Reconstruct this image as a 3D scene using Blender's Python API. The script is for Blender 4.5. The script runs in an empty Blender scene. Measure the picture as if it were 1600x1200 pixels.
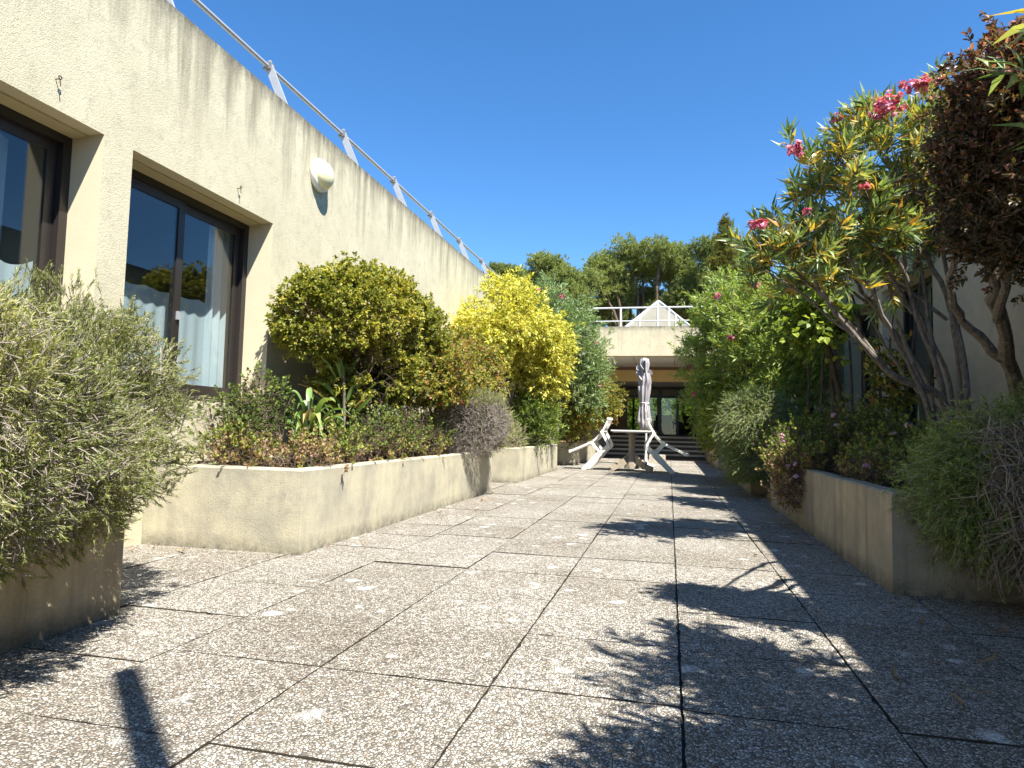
import bpy, math, random
import numpy as np
from mathutils import Vector, Matrix

# ------------------------------------------------------------------ scene
sc = bpy.context.scene
COL = sc.collection
R = math.radians

# ------------------------------------------------------------------ camera
F, CX, CY, VPX, VPY, CAMH = 1050.0, 800.0, 600.0, 1046.0, 676.0, 0.77
_y = np.array([VPX - CX, -(VPY - CY), -F]); _y /= np.linalg.norm(_y)
_u = np.array([math.sin(R(0.5)), math.cos(R(0.5)), 0.0])
_z = _u - _y * _u.dot(_y); _z /= np.linalg.norm(_z)
_x = np.cross(_y, _z)
M = np.stack([_x, _y, _z], 1)
cam_d = bpy.data.cameras.new("camera")
cam_d.sensor_width = 36.0
cam_d.lens = F / 1600.0 * 36.0
cam_d.clip_start = 0.02
cam_d.clip_end = 3000
cam = bpy.data.objects.new("camera", cam_d)
COL.objects.link(cam)
mw = Matrix(M.T.tolist()).to_4x4()
mw.translation = (0, 0, CAMH)
cam.matrix_world = mw
sc.camera = cam

# ------------------------------------------------------------------ light
SUN_EL = R(56.5)
SUN_H = (0.737, -0.676)                      # horizontal direction towards the sun
world = bpy.data.worlds.new("World")
sc.world = world
world.use_nodes = True
wn = world.node_tree
bg = wn.nodes["Background"]
sky = wn.nodes.new("ShaderNodeTexSky")
sky.sky_type = 'NISHITA'
sky.sun_disc = False
sky.sun_elevation = SUN_EL
sky.sun_rotation = math.atan2(SUN_H[0], SUN_H[1])
sky.altitude = 1200
sky.air_density = 1.0
sky.dust_density = 0.0
sky.ozone_density = 4.0
hs = wn.nodes.new("ShaderNodeHueSaturation")
hs.inputs['Saturation'].default_value = 1.22
hs.inputs['Hue'].default_value = 0.500
wn.links.new(sky.outputs[0], hs.inputs['Color'])
wn.links.new(hs.outputs[0], bg.inputs[0])
bg.inputs[1].default_value = 0.088
sl = bpy.data.lights.new("sun", 'SUN')
sl.energy = 4.9
sl.angle = R(0.5)
sl.color = (1.0, 0.965, 0.89)
so = bpy.data.objects.new("sun", sl)
COL.objects.link(so)
sv = Vector((SUN_H[0] * math.cos(SUN_EL), SUN_H[1] * math.cos(SUN_EL), math.sin(SUN_EL)))
so.rotation_euler = sv.to_track_quat('Z', 'Y').to_euler()
so.location = (6, -6, 12)

sc.view_settings.view_transform = 'Standard'
sc.view_settings.look = 'None'
sc.view_settings.gamma = 1.0
sc.view_settings.exposure = 1.52
sc.cycles.max_bounces = 7
sc.cycles.diffuse_bounces = 4
sc.cycles.glossy_bounces = 3
sc.cycles.transmission_bounces = 4
sc.cycles.transparent_max_bounces = 8
sc.cycles.caustics_reflective = False
sc.cycles.caustics_refractive = False
sc.cycles.sample_clamp_indirect = 6


# ------------------------------------------------------------------ helpers
def ray(px, py):
    return M.T @ np.array([(px - CX) / F, -(py - CY) / F, -1.0])


def at(px, py, Y):
    """point of the place at depth Y that was surveyed at photograph position px, py"""
    d = ray(px, py)
    return np.array([0, 0, CAMH]) + d * (Y / d[1])


def nrm(v):
    v = np.asarray(v, float)
    return v / np.maximum(np.linalg.norm(v, axis=-1, keepdims=True), 1e-9)


def noise3(p, f, seed=0):
    rg = np.random.default_rng(1000 + seed)
    out = np.zeros(len(p))
    for k in range(6):
        d = rg.normal(size=3) * f * (0.6 + 0.25 * k)
        out += np.sin(p @ d + rg.uniform(0, 6.28)) / (1 + 0.35 * k)
    return out / 3.0


class MB:
    """collects geometry for one mesh object"""
    def __init__(self):
        self.v, self.f, self.t, self.m, self.n = [], [], [], [], 0

    def add(self, verts, faces, tint=0.5, mat=0):
        verts = np.asarray(verts, float).reshape(-1, 3)
        faces = np.asarray(faces, int)
        self.v.append(verts)
        self.f.append(faces + self.n)
        self.t.append(np.broadcast_to(np.asarray(tint, float), (len(verts),)).copy())
        self.m.append(np.full(len(faces), mat, int))
        self.n += len(verts)

    def box(self, a, b, mat=0, tint=0.5):
        x0, y0, z0 = a; x1, y1, z1 = b
        v = [(x0, y0, z0), (x1, y0, z0), (x1, y1, z0), (x0, y1, z0), (x0, y0, z1), (x1, y0, z1), (x1, y1, z1), (x0, y1, z1)]
        f = [(0, 3, 2, 1), (4, 5, 6, 7), (0, 1, 5, 4), (1, 2, 6, 5), (2, 3, 7, 6), (3, 0, 4, 7)]
        self.add(v, f, tint, mat)

    def bar(self, p, q, w, h, mat=0, up=(0, 0, 1)):
        p = np.asarray(p, float); q = np.asarray(q, float)
        d = nrm(q - p); up = np.asarray(up, float)
        if abs(d @ up) > 0.97: up = np.array([1.0, 0, 0])
        s = nrm(np.cross(d, up)); u = np.cross(s, d)
        v = [c + s * i * w / 2 + u * j * h / 2 for c in (p, q) for i, j in ((-1, -1), (1, -1), (1, 1), (-1, 1))]
        f = [(3, 2, 1, 0), (4, 5, 6, 7), (0, 1, 5, 4), (1, 2, 6, 5), (2, 3, 7, 6), (3, 0, 4, 7)]
        self.add(v, f, 0.5, mat)

    def quad(self, a, b, c, d, mat=0):
        self.add([a, b, c, d], [(0, 1, 2, 3)], 0.5, mat)

    def tube(self, pts, rad, sides=6, mat=0, tint=0.5):
        pts = np.asarray(pts, float); n = len(pts)
        rad = np.broadcast_to(np.asarray(rad, float), (n,))
        tan = nrm(np.gradient(pts, axis=0))
        ref = np.array([0.3, 0.2, 1.0]) if abs(tan[0][2]) < 0.9 else np.array([1.0, 0.1, 0.0])
        s = nrm(np.cross(tan, ref)); u = np.cross(s, tan)
        a = np.linspace(0, 2 * math.pi, sides, endpoint=False)
        ring = pts[:, None] + rad[:, None, None] * (np.cos(a)[None, :, None] * s[:, None] + np.sin(a)[None, :, None] * u[:, None])
        v = ring.reshape(-1, 3)
        f = []
        for i in range(n - 1):
            for j in range(sides):
                k = (j + 1) % sides
                f.append((i * sides + j, i * sides + k, (i + 1) * sides + k, (i + 1) * sides + j))
        self.add(v, f, tint, mat)
        ve = v[-sides:]
        if sides == 4:
            self.add(ve[:4], [(0, 1, 2, 3)], tint, mat)
        elif sides == 6:
            self.add(ve[:6], [(0, 1, 2, 3), (0, 3, 4, 5)], tint, mat)
        elif sides == 8:
            self.add(ve[:8], [(0, 1, 2, 3), (0, 3, 4, 7), (4, 5, 6, 7)], tint, mat)

    def lathe(self, prof, n=24, c=(0, 0, 0), axis='z', mat=0, wob=None):
        prof = np.asarray(prof, float)
        a = np.linspace(0, 2 * math.pi, n, endpoint=False)
        v = []
        for i, (r, h) in enumerate(prof):
            rr = r * np.ones(n) if wob is None else r * wob(i, a)
            if axis == 'z':
                v.append(np.stack([rr * np.cos(a), rr * np.sin(a), np.full(n, h)], 1))
            else:
                v.append(np.stack([np.full(n, h), rr * np.cos(a), rr * np.sin(a)], 1))
        v = np.concatenate(v) + np.asarray(c, float)
        f = [(i * n + j, i * n + (j + 1) % n, (i + 1) * n + (j + 1) % n, (i + 1) * n + j) for i in range(len(prof) - 1) for j in range(n)]
        self.add(v, f, 0.5, mat)

    def twigs(self, a, b, r0, r1, tint=0.5, bend=None):
        """many thin three-sided twigs at once"""
        a = np.asarray(a, float); b = np.asarray(b, float); n = len(a)
        if n == 0: return
        d = nrm(b - a)
        ref = np.where(np.abs(d[:, 2:3]) < 0.9, np.array([[0, 0, 1.0]]), np.array([[1.0, 0, 0]]))
        s = nrm(np.cross(d, ref)); u = np.cross(s, d)
        mid = (a + b) / 2 + (0 if bend is None else bend)
        rings = []
        for c, r in ((a, r0), (mid, (r0 + r1) / 2), (b, r1)):
            for k in range(3):
                t = k * 2.0944
                rings.append(c + np.asarray(r).reshape(-1, 1) * (math.cos(t) * s + math.sin(t) * u))
        v = np.stack(rings, 1).reshape(-1, 3)
        base = np.array([(i * 3 + k, i * 3 + (k + 1) % 3, (i + 1) * 3 + (k + 1) % 3, (i + 1) * 3 + k) for i in range(2) for k in range(3)])
        f = (np.arange(n)[:, None, None] * 9 + base[None]).reshape(-1, 4)
        t = np.repeat(np.broadcast_to(np.asarray(tint, float), (n,)), 9)
        self.add(v, f, t)

    def leaves(self, o, l, nn, L, W, tint, shape='lance', fold=0.2, curl=0.12):
        n = len(o)
        if n == 0: return
        L = np.broadcast_to(np.asarray(L, float), (n,))[:, None]
        W = np.broadcast_to(np.asarray(W, float), (n,))[:, None]
        l = nrm(l)
        s = nrm(np.cross(nn, l)); u = np.cross(l, s)
        if shape == 'needle':
            vs = [o - s * W * .3, o + s * W * .3, o + l * L * .6 + s * W * .5, o + l * L - u * curl * L]
            base = np.array([(0, 1, 2, 3)])
        elif shape == 'lance':
            vs = [o, o + l * L * .45 + s * W * .5 + u * fold * W, o + l * L - u * curl * L, o + l * L * .5 + u * curl * L * .3, o + l * L * .45 - s * W * .5 + u * fold * W]
            base = np.array([(0, 1, 2, 3), (0, 3, 2, 4)])
        else:
            vs = [o, o + l * L * .3 + s * W * .48 + u * fold * W, o + l * L * .7 + s * W * .4 + u * (fold * W - curl * L * .4), o + l * L - u * curl * L,
                  o + l * L * .7 - s * W * .4 + u * (fold * W - curl * L * .4), o + l * L * .3 - s * W * .48 + u * fold * W]
            base = np.array([(0, 1, 2, 3), (0, 3, 4, 5)])
        k = len(vs)
        v = np.stack(vs, 1).reshape(-1, 3)
        f = (np.arange(n)[:, None, None] * k + base[None]).reshape(-1, 4)
        self.add(v, f, np.repeat(np.broadcast_to(np.asarray(tint, float), (n,)), k))

    def build(self, name, mats, parent=None, smooth=False, loc=None):
        me = bpy.data.meshes.new(name)
        v = np.concatenate(self.v); f = np.concatenate([x for x in self.f if len(x)]); t = np.concatenate(self.t)
        mi = np.concatenate([m for m, x in zip(self.m, self.f) if len(x)])
        org = np.zeros(3)
        if parent is not None:
            org = np.array(WORLD_LOC.get(parent.name, (0, 0, 0)))
        if loc is not None:
            org = np.asarray(loc, float)
        v = v - org
        me.vertices.add(len(v)); me.vertices.foreach_set('co', v.astype(np.float32).ravel())
        me.loops.add(len(f) * 4); me.loops.foreach_set('vertex_index', f.astype(np.int32).ravel())
        me.polygons.add(len(f)); me.polygons.foreach_set('loop_start', (np.arange(len(f)) * 4).astype(np.int32))
        me.polygons.foreach_set('material_index', mi.astype(np.int32))
        me.polygons.foreach_set('use_smooth', np.full(len(f), bool(smooth)))
        at_ = me.attributes.new('tint', 'FLOAT', 'POINT')
        at_.data.foreach_set('value', t.astype(np.float32))
        me.update(calc_edges=True)
        for m in (mats if isinstance(mats, (list, tuple)) else [mats]):
            me.materials.append(m)
        o = bpy.data.objects.new(name, me)
        COL.objects.link(o)
        if loc is not None:
            o.location = loc
            if parent is not None:
                o.location = np.asarray(loc, float) - np.array(WORLD_LOC.get(parent.name, (0, 0, 0)))
        if parent is not None:
            o.parent = parent
        WORLD_LOC[o.name] = tuple(org)
        return o


WORLD_LOC = {}


def tag(o, label=None, cat=None, group=None, kind=None):
    if label: o['label'] = label
    if cat: o['category'] = cat
    if group: o['group'] = group
    if kind: o['kind'] = kind
    return o


def thing(name, label, cat, loc=(0, 0, 0), group=None):
    o = bpy.data.objects.new(name, None)
    COL.objects.link(o)
    o.empty_display_size = 0.2
    o.location = tuple(float(c) for c in loc)
    WORLD_LOC[o.name] = tuple(float(c) for c in loc)
    return tag(o, label, cat, group)


# ------------------------------------------------------------------ materials
class NT:
    def __init__(self, name):
        self.m = bpy.data.materials.new(name)
        self.m.use_nodes = True
        self.t = self.m.node_tree
        self.p = self.t.nodes['Principled BSDF']
        self.out = self.t.nodes['Material Output']

    def n(self, typ, **kw):
        nd = self.t.nodes.new('ShaderNode' + typ)
        for k, val in kw.items():
            if k in ('operation', 'blend_type', 'data_type', 'feature', 'attribute_name', 'noise_dimensions', 'interpolation_type', 'clamp', 'distance', 'vector_type'):
                try: setattr(nd, k, val)
                except Exception: pass
        return nd

    def link(self, a, b): self.t.links.new(a, b)

    def val(self, sock, v):
        if hasattr(v, 'links') or isinstance(v, bpy.types.NodeSocket): self.link(v, sock)
        else: sock.default_value = v

    def coord(self, scale=(1, 1, 1), kind='Object'):
        tc = self.n('TexCoord'); mp = self.n('Mapping')
        self.link(tc.outputs[kind], mp.inputs[0]); mp.inputs['Scale'].default_value = scale
        return mp.outputs[0]

    def noise(self, vec, scale, detail=4, rough=0.55, dist=0.0):
        nd = self.n('TexNoise')
        self.link(vec, nd.inputs['Vector'])
        nd.inputs['Scale'].default_value = scale; nd.inputs['Detail'].default_value = detail
        nd.inputs['Roughness'].default_value = rough; nd.inputs['Distortion'].default_value = dist
        return nd.outputs['Fac']

    def vor(self, vec, scale, feature='F1', rand=1.0):
        nd = self.n('TexVoronoi', feature=feature)
        self.link(vec, nd.inputs['Vector']); nd.inputs['Scale'].default_value = scale
        nd.inputs['Randomness'].default_value = rand
        return nd

    def math(self, op, a, b=0.0, clamp=False):
        nd = self.n('Math', operation=op); nd.use_clamp = clamp
        self.val(nd.inputs[0], a); self.val(nd.inputs[1], b)
        return nd.outputs[0]

    def mapr(self, v, a, b, c=0.0, d=1.0):
        nd = self.n('MapRange'); nd.clamp = True
        self.val(nd.inputs[0], v)
        for i, x in enumerate((a, b, c, d)): nd.inputs[i + 1].default_value = x
        return nd.outputs[0]

    def ramp(self, v, stops, mode='LINEAR'):
        nd = self.n('ValToRGB'); r = nd.color_ramp; r.interpolation = mode
        self.link(v, nd.inputs[0])
        while len(r.elements) < len(stops): r.elements.new(0.5)
        for e, (pos, c) in zip(r.elements, stops):
            e.position = pos; e.color = (*c, 1)
        return nd.outputs[0]

    def mix(self, fac, a, b, mode='MIX'):
        nd = self.n('MixRGB', blend_type=mode)
        self.val(nd.inputs[0], fac)
        for i, c in ((1, a), (2, b)):
            if isinstance(c, tuple): nd.inputs[i].default_value = (*c, 1)
            else: self.link(c, nd.inputs[i])
        return nd.outputs[0]

    def sep(self, vec):
        nd = self.n('SeparateXYZ'); self.link(vec, nd.inputs[0]); return nd.outputs

    def bump(self, h, strength, dist):
        nd = self.n('Bump'); self.link(h, nd.inputs['Height'])
        nd.inputs['Strength'].default_value = strength; nd.inputs['Distance'].default_value = dist
        self.link(nd.outputs[0], self.p.inputs['Normal'])
        return nd

    def base(self, c, rough=0.8, spec=0.3, metal=0.0):
        if isinstance(c, tuple): self.p.inputs['Base Color'].default_value = (*c, 1)
        else: self.link(c, self.p.inputs['Base Color'])
        self.val(self.p.inputs['Roughness'], rough)
        self.p.inputs['Specular IOR Level'].default_value = spec
        self.p.inputs['Metallic'].default_value = metal
        return self.m


def mat_stucco(name, ca, cb, top, stain=0.6, grime_base=0.0):
    k = NT(name); v = k.coord()
    fine = k.noise(v, 85, 5, 0.65)
    blotch = k.noise(v, 2.2, 5, 0.6)
    c = k.mix(k.mapr(blotch, .35, .68), cb, ca)
    c = k.mix(k.mapr(fine, .52, .72, 0, .6), c, tuple(x * .58 for x in cb))
    c = k.mix(k.math('MULTIPLY', k.mapr(k.noise(v, 11, 7, .75), .50, .72, 0, .5), 1.0), c, (.27, .255, .2))
    z = k.sep(v)[2]
    st = k.noise(k.coord((5, 5, .45)), 1.3, 6, 0.65)
    hi = k.mapr(z, top - .9, top, 0, 1)
    m1 = k.math('MULTIPLY', k.mapr(k.math('ADD', st, k.math('MULTIPLY', hi, .26)), .62, .86), stain)
    m1 = k.math('MULTIPLY', m1, k.mapr(z, top - 1.5, top - .4, .25, 1))
    c = k.mix(m1, c, (.20, .175, .125))
    edge = k.math('ADD', k.mapr(z, top - .16, top, 0, .75), k.mapr(k.noise(k.coord((9, 9, 3)), 2, 5, .7), .35, .75, -.35, .45), True)
    edge = k.math('MULTIPLY', edge, k.mapr(z, top - .30, top - .02, 0, 1))
    c = k.mix(edge, c, (.10, .092, .075))
    if grime_base:
        gb = k.math('MULTIPLY', k.mapr(z, .25, 0, 0, 1), k.mapr(k.noise(k.coord((4, 4, 2)), 2.5, 5, .7), .3, .7))
        c = k.mix(k.math('MULTIPLY', gb, grime_base), c, (.09, .08, .06))
    k.bump(k.math('ADD', k.noise(v, 150, 4, .65), k.math('MULTIPLY', k.noise(v, 55, 3, .6), .6)), .8, .006)
    return k.base(c, .92, .15)


def mat_concrete(name, ca, cb, streak=.28, sc_=(.16, .12, .08)):
    k = NT(name); v = k.coord(kind='Object')
    fine = k.noise(v, 120, 5, .7)
    c = k.mix(k.mapr(k.noise(v, 3.1, 5, .6), .36, .66), ca, cb)
    c = k.mix(k.mapr(fine, .5, .75, 0, .45), c, tuple(x * .55 for x in cb))
    z = k.sep(v)[2]
    st = k.noise(k.coord((4, 4, .35)), 1.9, 6, .75)
    c = k.mix(k.math('MULTIPLY', k.mapr(st, .48, .74), streak), c, sc_)
    big = k.noise(k.coord((2, 2, 1.6)), 2.1, 7, .72)
    c = k.mix(k.math('MULTIPLY', k.mapr(big, .46, .66), .62), c, (.25, .235, .2))
    gb = k.math('MULTIPLY', k.mapr(z, .10, .0, 0, 1), k.mapr(k.noise(k.coord((5, 5, 5)), 3, 6, .75), .28, .62))
    c = k.mix(k.math('MULTIPLY', gb, .8), c, (.07, .065, .05))
    rim = k.math('MULTIPLY', k.mapr(z, .44, .5), k.mapr(k.noise(v, 9, 4, .7), .4, .7))
    c = k.mix(k.math('MULTIPLY', rim, .45), c, (.16, .15, .12))
    k.bump(k.math('ADD', k.noise(v, 170, 5, .65), k.math('MULTIPLY', k.noise(v, 60, 3, .6), .5)), .7, .0045)
    return k.base(c, .93, .15)


def mat_paver():
    k = NT("exposed_pebble_paving"); v = k.coord()
    wv = v
    v1 = k.vor(wv, 105); v2 = k.vor(wv, 105, 'DISTANCE_TO_EDGE')
    rnd = k.sep(v1.outputs['Color'])
    peb = k.ramp(rnd[0], [(0, (.13, .115, .095)), (.13, (.27, .245, .205)), (.4, (.46, .425, .36)), (.7, (.60, .565, .495)), (.9, (.71, .68, .61)), (1, (.80, .78, .72))])
    peb = k.mix(k.mapr(rnd[1], .75, 1, 0, .5), peb, (.30, .17, .09))
    mort = k.mapr(v2.outputs['Distance'], .03, .17)
    tone = k.n('Attribute', attribute_name='tint').outputs['Fac']
    c = k.mix(mort, (.105, .092, .075), peb)
    big = k.noise(v, 1.1, 6, .65)
    c = k.mix(k.mapr(big, .42, .68, 0, .55), c, k.mix(1.0, c, (.58, .54, .46), 'MULTIPLY'))
    st1 = k.noise(k.coord((1.0, 1.0, 1.0)), 2.7, 8, .72, .8)
    c = k.mix(k.mapr(st1, .56, .74, 0, .6), c, k.mix(1.0, c, (.42, .38, .32), 'MULTIPLY'))
    c = k.mix(k.mapr(tone, 0, 1, 0, .32), c, k.mix(1.0, c, (.55, .5, .44), 'MULTIPLY'))
    # lichen and droppings: pale flat spots with a ragged edge
    dn = k.n('VectorMath', operation='ADD')
    nz = k.n('TexNoise'); k.link(v, nz.inputs['Vector']); nz.inputs['Scale'].default_value = 14; nz.inputs['Detail'].default_value = 4
    sc_ = k.n('VectorMath', operation='SCALE'); k.link(nz.outputs['Color'], sc_.inputs[0]); sc_.inputs['Scale'].default_value = .10
    k.link(v, dn.inputs[0]); k.link(sc_.outputs[0], dn.inputs[1])
    sp = k.vor(dn.outputs[0], 7.5)
    on = k.mapr(k.sep(sp.outputs['Color'])[0], .50, .52)
    size = k.mapr(k.sep(sp.outputs['Color'])[1], 0, 1, .14, .38)
    spot = k.math('MULTIPLY', on, k.math('MULTIPLY', k.mapr(k.math('SUBTRACT', size, sp.outputs['Distance']), 0, .15), k.mapr(k.noise(v, 1.1, 3, .5), .36, .54)))
    spot = k.math('MULTIPLY', spot, k.mapr(k.noise(v, 70, 4, .7), .38, .58, .1, .9))
    c = k.mix(spot, c, (.74, .73, .68))
    h = k.math('ADD', k.math('MULTIPLY', k.mapr(v2.outputs['Distance'], 0, .32), 1.0), k.math('MULTIPLY', k.noise(v, 200, 3, .6), .25))
    k.bump(h, .8, .006)
    return k.base(c, .85, .25)


def mat_plain(name, c, rough=.5, spec=.4, metal=0, var=.25, scale=12, bump=0.0):
    k = NT(name); v = k.coord()
    nz = k.noise(v, scale, 5, .6)
    cc = k.mix(k.mapr(nz, .3, .75, 0, var), c, tuple(x * .5 for x in c))
    if bump: k.bump(k.noise(v, scale * 6, 4, .6), .5, bump)
    return k.base(cc, rough, spec, metal)


def mat_leaf(name, stops, rough=.42, transl=.3, spec=.45):
    k = NT(name)
    tnt = k.n('Attribute', attribute_name='tint').outputs['Fac']
    c = k.ramp(tnt, stops)
    k.base(c, rough, spec)
    tr = k.n('BsdfTranslucent')
    c2 = k.mix(1.0, c, (1.25, 1.2, .55), 'MULTIPLY')
    k.link(c2, tr.inputs[0])
    mx = k.n('MixShader'); mx.inputs[0].default_value = transl
    k.link(k.p.outputs[0], mx.inputs[1]); k.link(tr.outputs[0], mx.inputs[2])
    k.link(mx.outputs[0], k.out.inputs[0])
    return k.m


def mat_bark(name, ca, cb):
    k = NT(name); v = k.coord((1, 1, .35))
    nz = k.noise(v, 45, 6, .7, .6)
    c = k.mix(k.mapr(nz, .35, .68), ca, cb)
    k.bump(nz, .6, .01)
    return k.base(c, .9, .15)


def mat_glass(name, tint=(.9, .93, .93), ior=1.75):
    k = NT(name)
    fr = k.n('Fresnel'); geo = k.n('NewGeometry'); k.link(k.mapr(geo.outputs['Backfacing'], 0, 1, ior, 1 / ior), fr.inputs[0])
    gl = k.n('BsdfGlossy'); gl.inputs['Roughness'].default_value = 0.0; gl.inputs[0].default_value = (1, 1, 1, 1)
    tr = k.n('BsdfTransparent'); tr.inputs[0].default_value = (*tint, 1)
    mx = k.n('MixShader')
    k.link(fr.outputs[0], mx.inputs[0]); k.link(tr.outputs[0], mx.inputs[1]); k.link(gl.outputs[0], mx.inputs[2])
    k.link(mx.outputs[0], k.out.inputs[0])
    return k.m


def mat_cloth(name, c, transl=.45, scale=300, alpha=1.0):
    k = NT(name); v = k.coord()
    nz = k.noise(v, scale, 2, .5)
    cc = k.mix(k.mapr(nz, .3, .7, 0, .25), c, tuple(x * .7 for x in c))
    k.base(cc, .9, .1)
    tr = k.n('BsdfTranslucent'); k.link(cc, tr.inputs[0])
    mx = k.n('MixShader'); mx.inputs[0].default_value = transl
    k.link(k.p.outputs[0], mx.inputs[1]); k.link(tr.outputs[0], mx.inputs[2])
    k.link(mx.outputs[0], k.out.inputs[0])
    return k.m


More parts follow.
